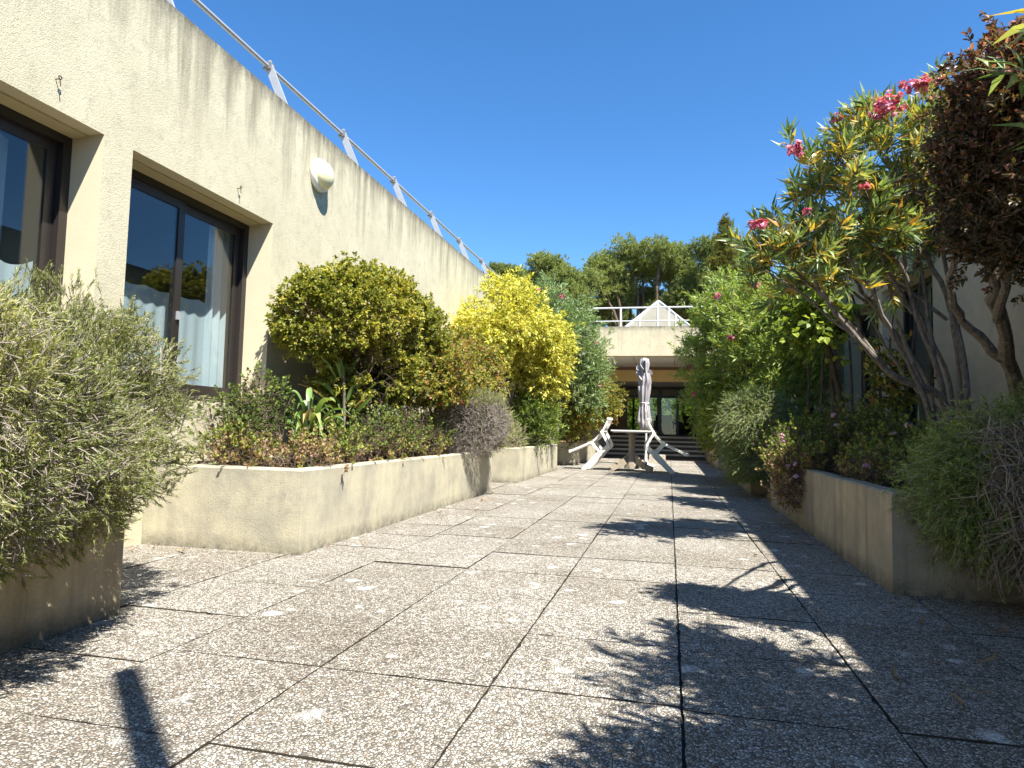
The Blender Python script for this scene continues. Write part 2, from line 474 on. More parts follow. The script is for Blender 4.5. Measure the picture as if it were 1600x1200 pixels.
MT = {
    'wall': mat_stucco("cream_stucco", (.575, .525, .375), (.49, .447, .315), 3.49, .85),
    'wall_shade': mat_stucco("shade_toned_cream_stucco", (.46, .395, .275), (.38, .32, .22), 3.49),  # darker copy of the wall stucco, shade put into its colour
    'fascia': mat_stucco("cream_fascia_stucco", (.62, .54, .37), (.54, .465, .31), 3.57, .35),
    'reveal': mat_plain("smooth_cream_render", (.60, .525, .37), .85, .2, 0, .12, 6, .002),
    'soffit_panel': mat_plain("cream_shutter_panel", (.50, .42, .25), .6, .3, 0, .15, 5),
    'concrete': mat_concrete("planter_concrete", (.50, .455, .325), (.38, .35, .265)),
    'concrete_streaked': mat_concrete("streaked_planter_concrete", (.45, .38, .255), (.33, .28, .19), .7, (.12, .075, .042)),  # browner base and stronger streaks than the other planter concrete
    'paver': mat_paver(),
    'joint': mat_plain("dark_joint_sand", (.055, .047, .036), .95, .1, 0, .4, 40),
    'dirt': mat_plain("dry_earth", (.14, .11, .075), .95, .1, 0, .5, 8, .01),
    'soil': mat_plain("planter_soil", (.075, .052, .036), .95, .1, 0, .6, 25, .02),
    'brown_alu': mat_plain("dark_brown_aluminium", (.026, .021, .019), .38, .5, 0, .3, 6),
    'black_alu': mat_plain("black_aluminium", (.012, .012, .013), .35, .5, 0, .2, 6),
    'alu': mat_plain("galvanised_rail", (.40, .41, .43), .45, .5, .3, .25, 15),
    'clamp': mat_plain("dull_zinc_clamp", (.22, .22, .23), .5, .5, .3, .4, 40),
    'white_plastic': mat_plain("weathered_white_plastic", (.74, .72, .66), .5, .4, 0, .3, 9),
    'taupe_plastic': mat_plain("weathered_taupe_resin", (.30, .25, .185), .6, .3, 0, .35, 9),
    'lamp_base': mat_plain("white_lamp_body", (.78, .77, .72), .4, .4, 0, .12, 8),
    'lamp_dome': mat_plain("yellowed_lamp_glass", (.76, .69, .42), .25, .5, 0, .12, 8),
    'rust': mat_plain("rusty_iron", (.08, .045, .028), .8, .3, .3, .5, 60),
    'glass': mat_glass("window_glass", (.88, .93, .94), 1.52),
    'door_glass': mat_glass("door_glass", (.85, .9, .88), 1.45),
    'room': mat_plain("dim_room_paint", (.30, .29, .26), .9, .2, 0, .1, 3),
    'tan': mat_plain("tan_render", (.78, .56, .26), .85, .2, 0, .15, 4),
    'brown_wall': mat_plain("brown_render", (.26, .16, .10), .85, .2, 0, .2, 4),
    'ceiling': mat_plain("grey_cream_ceiling_panel", (.76, .71, .66), .8, .2, 0, .1, 2),
    'step': mat_plain("grey_stone_step", (.55, .50, .43), .85, .25, 0, .5, 7, .005),
    'riser': mat_plain("shade_toned_step_riser", (.12, .10, .08), .9, .2, 0, .5, 9, .004),  # shade put into the riser colour so the step lines read
    'skylight': mat_plain("frosted_skylight_sheet", (.21, .195, .15), .5, .4, 0, .35, 4),
    'white_metal': mat_plain("white_painted_metal", (.55, .55, .54), .4, .4, 0, .1, 5),
    'parasol': mat_cloth("grey_white_parasol_cloth", (.44, .41, .42), .3, 60),
    'net': mat_cloth("white_net_curtain", (.80, .83, .84), .4, 260),
    'teal_cloth': mat_cloth("pale_teal_curtain", (.50, .62, .63), .35, 120),
    'dark_cloth': mat_plain("black_upholstery", (.012, .012, .013), .8, .2, 0, .2, 20),
    'block': mat_plain("pale_concrete_block", (.46, .41, .32), .9, .2, 0, .4, 12, .004),
    'pole': mat_plain("dark_painted_pole", (.05, .05, .05), .5, .4, 0, .2, 8),
    'bark': mat_bark("grey_brown_bark", (.235, .20, .165), (.075, .06, .048)),
    'bark_dark': mat_bark("dark_bark", (.11, .085, .065), (.045, .035, .028)),
    'twig_grey': mat_bark("silver_grey_twig", (.36, .31, .265), (.20, .165, .135)),
    'twig_brown': mat_bark("brown_twig", (.16, .115, .085), (.08, .058, .042)),
    'twig_pale': mat_bark("pale_dead_twig", (.42, .35, .285), (.17, .135, .105)),
    'twig_mauve': mat_bark("mauve_grey_twig", (.29, .25, .215), (.125, .10, .085)),
    'pine_bark': mat_bark("pine_bark", (.17, .12, .09), (.07, .05, .04)),
    'rosemary': mat_leaf("grey_green_needles", [(0, (.06, .075, .022)), (.35, (.16, .19, .045)), (.7, (.31, .33, .085)), (1, (.50, .46, .20))], .5, .35),
    'viburnum': mat_leaf("small_glossy_leaves", [(0, (.05, .075, .015)), (.4, (.17, .20, .03)), (.75, (.40, .38, .065)), (1, (.58, .49, .12))], .42, .42, .3),
    'mottled': mat_leaf("mottled_autumn_leaves", [(0, (.05, .07, .015)), (.4, (.18, .20, .03)), (.7, (.38, .33, .06)), (.88, (.44, .26, .09)), (1, (.36, .10, .05))], .45, .4, .3),
    'yellow': mat_leaf("lemon_yellow_leaves", [(0, (.15, .20, .03)), (.3, (.33, .36, .055)), (.6, (.58, .54, .075)), (1, (.74, .68, .18))], .5, .4, .25),
    'oleander': mat_leaf("oleander_leaves", [(0, (.04, .075, .022)), (.4, (.15, .23, .075)), (.7, (.32, .40, .17)), (.8, (.52, .40, .07)), (.9, (.58, .36, .07)), (1, (.40, .20, .07))], .38, .38, .4),
    'oleander_fresh': mat_leaf("fresh_oleander_leaves", [(0, (.045, .085, .016)), (.4, (.15, .235, .042)), (.72, (.31, .39, .09)), (.85, (.52, .46, .09)), (1, (.5, .34, .08))], .4, .42, .35),
    'fresh': mat_leaf("fresh_green_leaves", [(0, (.05, .09, .018)), (.5, (.18, .25, .04)), (.85, (.36, .42, .07)), (1, (.52, .46, .10))], .45, .42, .3),
    'maroon': mat_leaf("maroon_leaves", [(0, (.03, .024, .014)), (.3, (.07, .058, .022)), (.5, (.12, .085, .034)), (.7, (.18, .075, .055)), (.88, (.28, .12, .09)), (1, (.46, .24, .20))], .42, .35, .4),
    'pelargonium': mat_leaf("pelargonium_leaves", [(0, (.05, .085, .02)), (.4, (.16, .22, .045)), (.62, (.31, .33, .07)), (.8, (.31, .21, .09)), (.92, (.19, .115, .07)), (1, (.38, .26, .16))], .6, .35, .2),
    'strap': mat_leaf("strap_leaves", [(0, (.05, .11, .035)), (.6, (.19, .30, .09)), (.85, (.38, .42, .15)), (1, (.50, .34, .17))], .42, .3),
    'pine': mat_leaf("pine_needles", [(0, (.07, .10, .035)), (.5, (.20, .25, .075)), (1, (.36, .40, .125))], .55, .35, .2),
    'cypress': mat_leaf("cypress_sprays", [(0, (.045, .055, .014)), (.5, (.16, .165, .03)), (1, (.32, .29, .055))], .55, .3, .2),
    'juniper': mat_leaf("feathery_juniper_sprays", [(0, (.05, .085, .025)), (.45, (.13, .20, .055)), (1, (.46, .52, .20))], .5, .4, .25),
    'pink': mat_leaf("pink_petals", [(0, (.40, .05, .14)), (.6, (.62, .14, .27)), (1, (.78, .40, .50))], .5, .3),
    'lilac': mat_leaf("lilac_petals", [(0, (.50, .22, .38)), (1, (.72, .50, .62))], .5, .3),
    'dead': mat_leaf("dry_dead_leaves", [(0, (.09, .05, .03)), (.6, (.22, .13, .065)), (1, (.40, .26, .12))], .7, .15),
}

# ------------------------------------------------------------------ ground and paving
g = MB(); g.box((-400, -300, -1.2), (400, 700, -0.06))
tag(g.build('ground', MT['dirt']), kind='structure')
g = MB(); g.box((-3.4, -5.0, -.055), (2.4, 21.2, -.012))
tag(g.build('paving_bed', MT['joint']), kind='structure')

rng = np.random.default_rng(7)
pv = MB()
SX, SY = 0.5565, 0.5335
for i in range(-6, 5):
    xa = .04 + i * SX; xb = xa + SX
    gl = .003 if i in (0,) else .002
    gr = .003 if i == -1 else .002
    off = rng.normal() * .02 + (.0 if i > -4 else -.09)
    if xa < -3.3: continue
    for j in range(-11, 37):
        ya = 1.47 + j * SY + off; yb = ya + SY
        x0 = max(xa + gl, -3.198); x1 = min(xb - gr, 2.348)
        if x1 - x0 < .05: continue
        y0 = ya + .0012 + rng.uniform(0, .0012); y1 = yb - .0012
        if y1 > 20.45: continue
        z = rng.normal() * .0012 + np.array([rng.normal() * .001 for _ in range(4)])
        n = 18; k = np.arange(n) / n
        def ring(a0, b0, a1, b1): return np.concatenate([np.stack([a0 + (a1 - a0) * k, np.full(n, b0)], 1), np.stack([np.full(n, a1), b0 + (b1 - b0) * k], 1),
                                                          np.stack([a1 - (a1 - a0) * k, np.full(n, b1)], 1), np.stack([np.full(n, a0), b1 - (b1 - b0) * k], 1)])
        out = ring(x0, y0, x1, y1); inn = ring(x0 + .018, y0 + .018, x1 - .018, y1 - .018)
        jit = np.abs(rng.normal(size=4 * n)) * .0019 + (rng.uniform(size=4 * n) < .06) * rng.uniform(0, .007, 4 * n)
        out = out + nrm(inn - out) * jit[:, None]
        zf = lambda p: z[0] + (z[1] - z[0]) * (p[:, 0] - x0) / (x1 - x0) + (z[3] - z[0]) * (p[:, 1] - y0) / (y1 - y0)
        V = np.concatenate([np.c_[inn, zf(inn)], np.c_[out, zf(out) - .0008], np.c_[out, np.full(4 * n, -.02)]])
        m4 = 4 * n; q = np.arange(m4); q1 = (q + 1) % m4
        tt = rng.uniform(0, 1) ** 1.5
        pv.add(V, np.stack([m4 + q, m4 + q1, q1, q], 1), tt)
        pv.add(V, np.stack([2 * m4 + q, 2 * m4 + q1, m4 + q1, m4 + q], 1), tt, 1)
        pv.add(V, [(0, n, 2 * n, 3 * n)], tt)
tag(pv.build('paving', [MT['paver'], MT['joint']]), kind='structure')


# ------------------------------------------------------------------ buildings
def wall_x(X, side, y0, y1, z0, z1, ops, depth):
    """stuccoed wall in the plane x = X whose face looks towards `side` (+1 / -1), with window openings and their reveals"""
    w = MB(); rv = MB()
    ys = sorted({y0, y1, *[o[0] for o in ops], *[o[1] for o in ops]})
    zs = sorted({z0, z1, *[o[2] for o in ops], *[o[3] for o in ops]})
    for a, b in zip(ys, ys[1:]):
        for c, d in zip(zs, zs[1:]):
            if any(o[0] <= a and b <= o[1] and o[2] <= c and d <= o[3] for o in ops): continue
            w.quad((X, a, c), (X, b, c), (X, b, d), (X, a, d))
    for ya, yb, za, zb in ops:
        Xi = X - side * depth
        w.quad((X, ya, za), (Xi, ya, za), (Xi, ya, zb), (X, ya, zb), 1)
        w.quad((X, yb, za), (Xi, yb, za), (Xi, yb, zb), (X, yb, zb), 1)
        w.quad((X, ya, zb), (Xi, ya, zb), (Xi, yb, zb), (X, yb, zb), 1)
        w.quad((X, ya, za), (Xi, ya, za), (Xi, yb, za), (X, yb, za), 1)
    return w


def window(bld, X, side, ya, yb, za, zb, split, frame='brown_alu', handle_at=None):
    """sliding window set back in its opening; X is the plane of the frame's outer face"""
    s = -side
    f = MB(); t = .055; d = .07
    xi, xo = sorted((X, X + s * d))
    f.box((xi, ya, za), (xo, ya + t, zb)); f.box((xi, yb - t, za), (xo, yb, zb))
    f.box((xi, ya + t, zb - t), (xo, yb - t, zb)); f.box((xi, ya + t, za), (xo, yb - t, za + t))
    fo = f.build('window', MT[frame], bld)
    sl_ = MB(); a, b = sorted((X + side * .045, X)); sl_.box((a, ya - .0, za - .028), (b, yb, za - .002))
    sl_.build('sill', MT[frame], fo)
    edges = [ya + t + .002, split, yb - t - .002]
    for q in range(2):
        p0, p1 = edges[q], edges[q + 1]
        if q == 0: p1 += .03
        else: p0 -= .03
        xs = X + s * (.014 + .026 * q)
        a, b = sorted((xs, xs + s * .022))
        m = MB(); w_ = .062
        m.box((a, p0, za + t + .002), (b, p0 + w_, zb - t - .002)); m.box((a, p1 - w_, za + t + .002), (b, p1, zb - t - .002))
        m.box((a, p0 + w_, zb - t - w_ - .002), (b, p1 - w_, zb - t - .002)); m.box((a, p0 + w_, za + t + .002), (b, p1 - w_, za + t + w_ + .012))
        m.build('sash', MT[frame], fo)
        gm = MB(); xg = xs + s * .011
        gm.box((xg - .003, p0 + w_, za + t + w_ + .012), (xg + .003, p1 - w_, zb - t - w_ - .002))
        gm.build('pane', MT['glass'], fo)
    if handle_at is not None:
        h = MB(); hx = X + side * .004
        h.box((min(hx, hx + s * .02), handle_at - .009, 1.49), (max(hx, hx + s * .02), handle_at + .009, 1.55))
        h.build('handle', MT['alu'], fo)
    return fo


LX, RX = -3.2, 2.35
HEAD, SILL = 2.412, .91
lb = thing('low_building', 'long low cream stucco building on the sunlit side with two brown framed windows', 'building', (LX, 6, 0))
LW = [(1.62, 3.141, SILL, HEAD), (3.356, 4.846, SILL, HEAD)]
wall_x(LX, 1, -7, 26, -.3, 3.49, LW, .222).build('wall', [MT['wall'], MT['reveal']], lb)
b = MB(); b.quad((LX, -7, 3.49), (LX - .28, -7, 3.49), (LX - .28, 26, 3.49), (LX, 26, 3.49)); b.quad((LX - .28, -7, 3.30), (LX - .28, 26, 3.30), (LX - .28, 26, 3.49), (LX - .28, -7, 3.49))
b.quad((LX - .28, -7, 3.30), (-12, -7, 3.30), (-12, 26, 3.30), (LX - .28, 26, 3.30))
b.quad((LX, -7, -.3), (-12, -7, -.3), (-12, -7, 3.3), (LX, -7, 3.3)); b.quad((-12, -7, -.3), (-12, 26, -.3), (-12, 26, 3.3), (-12, -7, 3.3))
b.quad((LX, 26, -.3), (-12, 26, -.3), (-12, 26, 3.3), (LX, 26, 3.3))
b.build('roof', MT['wall'], lb)
b = MB()
b.box((-7, -1, .3), (-3.45, 6, .4)); b.box((-7.1, -1, .4), (-7, 6, 2.75)); b.box((-7, -1.1, .4), (-3.45, -1, 2.75)); b.box((-7, 6, .4), (-3.45, 6.1, 2.75)); b.box((-7, -1, 2.75), (-3.45, 6, 2.85))
b.box((-7, 3.2, .4), (-3.50, 3.3, 2.75))
b.build('room', MT['room'], lb)
for (ya, yb, za, zb), sp, hd in zip(LW, (2.40, 4.085), (None, 4.085)):
    window(lb, LX - .222, 1, ya, yb, za, zb, sp, 'brown_alu', hd)
    p = MB(); p.box((LX - .217, ya + .003, zb - .012), (LX - .105, yb - .003, zb - .002)); p.build('shutter_box', MT['soffit_panel'], lb)

rb = thing('low_building', 'long shaded cream building wall behind the oleander trunks with tall windows', 'building', (RX, 6, 0))
RW = [(3.35, 4.95, .6, 2.43), (6.84, 8.36, .6, 2.43), (8.58, 10.1, .6, 2.43), (12.1, 13.6, .6, 2.43)]
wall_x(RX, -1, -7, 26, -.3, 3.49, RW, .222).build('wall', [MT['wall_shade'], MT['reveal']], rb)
b = MB(); b.quad((RX, -7, 3.49), (RX + .28, -7, 3.49), (RX + .28, 26, 3.49), (RX, 26, 3.49)); b.quad((RX + .28, -7, 3.30), (RX + .28, 26, 3.30), (RX + .28, 26, 3.49), (RX + .28, -7, 3.49))
b.quad((RX + .28, -7, 3.30), (11, -7, 3.30), (11, 26, 3.30), (RX + .28, 26, 3.30))
b.quad((RX, -7, -.3), (11, -7, -.3), (11, -7, 3.3), (RX, -7, 3.3)); b.quad((11, -7, -.3), (11, 26, -.3), (11, 26, 3.3), (11, -7, 3.3)); b.quad((RX, 26, -.3), (11, 26, -.3), (11, 26, 3.3), (RX, 26, 3.3))
b.build('roof', MT['wall'], rb)
b = MB(); b.box((2.6, 2, .3), (6, 15, .4)); b.box((6, 2, .4), (6.1, 15, 2.75)); b.box((2.6, 2, 2.75), (6, 15, 2.85)); b.build('room', MT['room'], rb)
for ya, yb, za, zb in RW:
    window(rb, RX + .222, -1, ya, yb, za, zb, (ya + yb) / 2, 'black_alu')

# curtains behind the left windows
def curtain(name, label, X, ya, yb, za, zb, mat, amp, wav, scal=0.0, seed=1):
    m = MB(); n = 90; nz = 8
    ys = np.linspace(ya, yb, n)
    ph = np.random.default_rng(seed).uniform(0, 6)
    top = zb + scal * np.abs(np.sin(np.linspace(0, math.pi * 5, n)))
    V = []
    for k in range(nz + 1):
        u = k / nz
        V.append(np.stack([X + amp * np.sin(ys * wav + ph + .6 * np.sin(ys * 9)) * (1 - .3 * u), ys, za + (top - za) * u], 1))
    f = [(k * n + j, k * n + j + 1, (k + 1) * n + j + 1, (k + 1) * n + j) for k in range(nz) for j in range(n - 1)]
    m.add(np.concatenate(V), f)
    return tag(m.build(name, MT[mat], smooth=True), label, 'curtain')


curtain('curtain', 'white half height net curtain hanging in the two sash window', -3.60, 3.42, 4.78, 1.0, 1.72, 'net', .006, 55, -.02, 3)
curtain('curtain', 'narrow cream drape gathered at the far side of the two sash window', -3.58, 4.58, 4.80, .96, 2.36, 'net', .02, 70, 0, 5)
curtain('curtain', 'pale teal full length curtain in the window cut off by the frame', -3.60, 1.66, 2.92, .98, 2.32, 'teal_cloth', .03, 34, 0, 4)
curtain('curtain', 'white half height net curtain in the window cut off by the frame', -3.55, 1.66, 3.06, .98, 1.66, 'net', .007, 50, -.05, 6)

# parapet railing on the left roof: inclined posts leaning inwards
rl = thing('roof_railing', 'pale metal guard rail with inclined posts along the sunlit parapet', 'railing', (-3.3, 5, 3.49))
m = MB(); m.tube([(-3.5, y, 3.93) for y in np.linspace(.3, 17.9, 14)], .021, 8); m.build('rail', MT['alu'], rl)
py = 5.12 - 1.39 * 3
while py < 17.9:
    m = MB(); m.bar((-3.285, py, 3.46), (-3.515, py, 3.975), .07, .022, up=(0, 1, 0)); m.box((-3.34, py - .06, 3.492), (-3.22, py + .06, 3.502))
    m.build('post', MT['alu'], rl)
    m = MB(); m.box((-3.535, py - .035, 3.90), (-3.465, py + .035, 3.962)); m.tube([(-3.5, py, 3.96), (-3.5, py, 3.985)], .012, 6); m.build('clamp', MT['clamp'], rl)
    for q_ in (-.04, .04):
        m = MB(); m.tube([(-3.28, py + q_, 3.50), (-3.28, py + q_, 3.516)], .010, 6); m.build('bolt', MT['clamp'], rl)
    py += 1.39

# bulkhead wall lamp
LC = (LX, 5.52, 3.07)
wl = thing('wall_lamp', 'round white bulkhead lamp with a yellowed dome on the stucco wall', 'wall lamp', LC)
m = MB(); m.lathe([(.0, .0), (.15, 0), (.152, .03), (.146, .052), (.13, .058), (0, .058)], 36, LC, 'x'); m.build('base', MT['lamp_base'], wl, True)
m = MB(); m.lathe([(.128, .058)] + [(.128 * math.cos(a), .058 + .085 * math.sin(a)) for a in np.linspace(.1, 1.5, 9)] + [(0, .143)], 36, LC, 'x'); m.build('lamp_dome', MT['lamp_dome'], wl, True)
for px_, py_, lab in ((87, 122, 'rusty screw eye in the stucco above the window cut off by the frame'), (371, 293, 'thin rusty hook above the two sash window')):
    d = ray(px_, py_); t = LX / d[0]; q = np.array([0, 0, CAMH]) + d * t
    m = MB(); a = np.linspace(0, 6.28, 12); m.tube(np.stack([np.full(12, q[0] + .03), q[1] + .009 * np.sin(a), q[2] + .009 * np.cos(a)], 1), .003, 6)
    m.tube([q - (0.01, 0, .005), q + (.028, 0, -.008), q + (.03, .006, -.045)], .003, 6)
    tag(m.build('wall_hook', MT['rust']), lab, 'hook')

# entrance building across the end
eb = thing('entrance_building', 'cream entrance building across the far end with deep porch and glazed doors', 'building', (-.4, 18, 0))
m = MB(); m.box((-3.196, 18, 2.78), (2.346, 18.35, 3.57)); m.build('fascia', MT['fascia'], eb)
m = MB(); m.box((-3.196, 18.35, 3.15), (2.346, 32, 3.25)); m.build('roof', MT['ceiling'], eb)
m = MB()
for i in range(5):
    m.box((-3.19 + i * 1.106 + .008, 18.355, 2.795), (-3.19 + (i + 1) * 1.106 - .008, 21.29, 2.83))
m.box((-3.19, 18.352, 2.84), (2.34, 21.295, 2.86), 1)
m.build('porch_ceiling', [MT['ceiling'], MT['joint']], eb)
m = MB(); m.box((-3.196, 21.3, 2.345), (2.346, 21.55, 2.90)); m.build('beam', MT['tan'], eb)
m = MB(); m.box((-3.196, 21.28, 2.70), (2.346, 21.298, 2.79)); m.build('beam_trim', MT['brown_wall'], eb)
m = MB(); m.box((-3.19, 21.56, 2.36), (2.34, 31.9, 2.45)); m.build('lobby_ceiling', MT['ceiling'], eb)
for a_, b_ in ((-3.196, -1.50), (1.75, 2.346)):
    m = MB(); m.box((a_, 24, .5), (b_, 24.2, 2.355)); m.build('wall', MT['brown_wall'], eb)
m = MB(); m.box((-3.19, 21.95, .0), (2.34, 31.9, .64)); m.build('porch_floor', MT['step'], eb)
# glazed doors
gx = [-1.50, -.33, .27, .87, 1.75]
m = MB()
m.box((-1.498, 24.02, 2.27), (1.748, 24.12, 2.354)); m.box((-1.498, 24.02, 1.97), (1.748, 24.12, 2.06)); m.box((-1.498, 24.02, .642), (1.748, 24.12, .70))
for i, x in enumerate(gx):
    w_ = .055 if i in (1,) else .045
    m.box((max(x - w_, -1.497), 24.01, .645), (min(x + w_, 1.747), 24.13, 2.352))
do = m.build('door_frame', MT['black_alu'], eb)
for x0, x1 in zip(gx, gx[1:]):
    m = MB(); m.box((x0 + .05, 24.06, .70), (x1 - .05, 24.07, 1.97)); m.build('pane', MT['door_glass'], do)
    m = MB(); m.box((x0 + .05, 24.06, 2.06), (x1 - .05, 24.07, 2.27)); m.build('transom', MT['skylight'], do)
for x in (-.27, .21):
    m = MB(); m.box((x - .012, 23.96, 1.2), (x + .012, 23.985, 1.6)); m.box((x - .01, 23.985, 1.25), (x + .01, 24.02, 1.27)); m.box((x - .01, 23.985, 1.53), (x + .01, 24.02, 1.55)); m.build('handle', MT['alu'], do)
m = MB()
for x in (-3.1, -1.6, -.5, .6, 1.7): m.box((x - .05, 31.0, .642), (x + .05, 31.1, 2.355))
m.box((-3.18, 31.0, .645), (2.33, 31.09, .72)); m.build('rear_glazing_frame', MT['black_alu'], eb)
m = MB(); m.box((-3.18, 31.04, .72), (2.33, 31.05, 2.35)); m.build('rear_glazing', MT['door_glass'], eb)
for a_ in (-3.3, 2.352):
    m = MB(); m.box((a_, 24.21, .5), (a_ + .098, 32, 2.9)); m.build('lobby_wall', MT['room'], eb)
# pyramid rooflight
sk = MB(); A = np.array((-.36, 20.6, 4.72)); bx0, bx1, by0, by1, bz = -1.46, .74, 19.5, 21.7, 3.62
cs = [np.array(p) for p in ((bx0, by0, bz), (bx1, by0, bz), (bx1, by1, bz), (bx0, by1, bz))]
for i in range(4):
    a, c = cs[i], cs[(i + 1) % 4]; mid = (a + c) / 2
    sk.add([a, mid, A, a + (A - a) * .5], [(0, 1, 2, 3)]); sk.add([mid, c, c + (A - c) * .5, A], [(0, 1, 2, 3)])
sk.box((bx0 + .01, by0 + .01, 3.25), (bx1 - .01, by1 - .01, 3.615))
so_ = sk.build('skylight', MT['skylight'], eb)
sk = MB()
for i in range(4):
    a, c = cs[i], cs[(i + 1) % 4]
    sk.bar(a, A + (0, 0, .02), .07, .05); sk.bar(a, c, .06, .05)
    for u, hgt in ((.27, .54), (.5, .97), (.73, .54)):
        p = a + (c - a) * u; e = p + (A - (a + c) / 2) * hgt
        nrm_ = nrm(np.cross(c - a, A - a)); sk.bar(p + nrm_ * .02, e + nrm_ * .02, .035, .03)
sk.build('frame', MT['white_metal'], so_)
rl2 = thing('roof_railing', 'white two bar guard rail on top of the entrance fascia', 'railing', (-.4, 18.1, 3.57))
for z in (4.09, 3.73):
    m = MB(); m.tube([(-3.2, 18.12, z), (-.4, 18.12, z), (2.34, 18.12, z)], .024 if z > 4 else .018, 8); m.build('rail', MT['white_metal'], rl2)
for x in (-2.58, -1.30, -.03, 1.25):
    m = MB(); m.box((x - .022, 18.1, 3.56), (x + .022, 18.14, 4.08)); m.box((x - .06, 18.05, 3.572), (x + .06, 18.2, 3.582)); m.build('post', MT['white_metal'], rl2)
m = MB()
st = MB()
for i in range(5):
    st.box((-1.98, 20.5 + i * .29, -.05), (1.02, 20.5 + i * .29 + (.6 if i < 4 else .285), .128 * (i + 1) - .035))
    st.box((-1.98, 20.46 + i * .29, .128 * (i + 1) - .045), (1.02, 20.5 + (i + 1) * .29 - .002, .128 * (i + 1)), 1)
tag(st.build('entrance_steps', [MT['riser'], MT['step']]), 'wide grey stone steps up to the glazed entrance doors', 'steps')


def armchair(x, y, label):
    t = thing('armchair', label, 'armchair', (x, y, .64))
    m = MB(); m.box((x - .3, y - .3, .72), (x + .3, y + .3, 1.02)); m.build('seat', MT['dark_cloth'], t)
    m = MB(); m.box((x - .30, y + .18, 1.02), (x + .30, y + .33, 1.40)); m.build('backrest', MT['dark_cloth'], t)
    for s in (-1, 1):
        m = MB(); m.box((x + s * .36 - .055, y - .3, .72), (x + s * .36 + .055, y + .3, 1.2)); m.build('arm', MT['dark_cloth'], t)
    for sx in (-1, 1):
        for sy in (-1, 1):
            m = MB(); m.box((x + sx * .3 - .02, y + sy * .25 - .02, .64), (x + sx * .3 + .02, y + sy * .25 + .02, .72)); m.build('leg', MT['black_alu'], t)


armchair(-.2, 25.0, 'black armchair behind the middle of the glass doors')
armchair(.62, 25.3, 'black armchair behind the glass doors near the green shrub')


# ------------------------------------------------------------------ planters
def planter(x0, x1, y0, y1, label, h=.5):
    t = thing('planter', label, 'planter', ((x0 + x1) / 2, (y0 + y1) / 2, 0), 'concrete planters along both walls')
    w = .09; c = .012
    m = MB()
    def ring(a, z): return [(x0 + a, y0 + a, z), (x1 - a, y0 + a, z), (x1 - a, y1 - a, z), (x0 + a, y1 - a, z)]
    rs = [ring(0, -.01), ring(0, h - c), ring(c, h), ring(w, h), ring(w, h - .12)]
    for r0, r1 in zip(rs, rs[1:]):
        # subdivide long sides so that the edge can be a little uneven
        m.add(r0 + r1, [(q, (q + 1) % 4, 4 + (q + 1) % 4, 4 + q) for q in range(4)])
    m.build('box', MT['concrete' if x0 < 0 and y0 > 0 else 'concrete_streaked'], t, loc=((x0 + x1) / 2, (y0 + y1) / 2, 0))
    s = MB(); n, k = 10, 24
    X = np.linspace(x0 + w, x1 - w, n); Yv = np.linspace(y0 + w, y1 - w, k)
    V = np.array([(a, b_, 0) for b_ in Yv for a in X])
    V[:, 2] = h - .055 + .03 * noise3(V, 4, 3)
    s.add(V, [(j * n + i, j * n + i + 1, (j + 1) * n + i + 1, (j + 1) * n + i) for j in range(k - 1) for i in range(n - 1)])
    s.build('soil', MT['soil'], t, True)
    rg = np.random.default_rng(int(abs(y0 * 100 + x0 * 10)) + 5)
    k = int(130 * (y1 - y0)); o = np.stack([rg.uniform(x0 + w, x1 - w, k), rg.uniform(y0 + w, y1 - w, k), np.full(k, h - .035)], 1)
    l = rg.normal(size=(k, 3)) * (1, 1, .25); lt = MB()
    lt.leaves(o, l, np.array([0, 0, 1.]) + rg.normal(size=(k, 3)) * .35, rg.uniform(.03, .09, k), rg.uniform(.012, .03, k), rg.uniform(0, 1, k), 'lance', .25, .25)
    tag(lt.build('leaf_litter', MT['dead'], t), kind='stuff')
    return t


PL, PR = -2.11, 1.08
planter(LX + .004, PL, -2.2, 2.29, 'concrete planter under the grey green needle bush, nearest on the sunlit side')
planter(LX + .004, PL, 3.61, 7.99, 'long concrete planter holding the rounded clipped shrub and the grey lavender')
planter(LX + .004, PL + .01, 9.34, 12.86, 'concrete planter under the lemon yellow shrub')
planter(LX + .004, PL + .08, 14.86, 20.3, 'farthest concrete planter on the sunlit side beside the steps')
planter(PR, RX - .004, -2.0, 1.75, 'concrete planter beside the camera under the dense round shrub')
planter(PR, RX - .004, 3.72, 7.88, 'shaded concrete planter with streaked side holding the oleander trunks')
planter(PR - .045, RX - .004, 9.28, 13.9, 'shaded concrete planter under the rounded draping rosemary')
planter(PR - .06, RX - .004, 15.0, 20.3, 'farthest shaded concrete planter beside the steps')


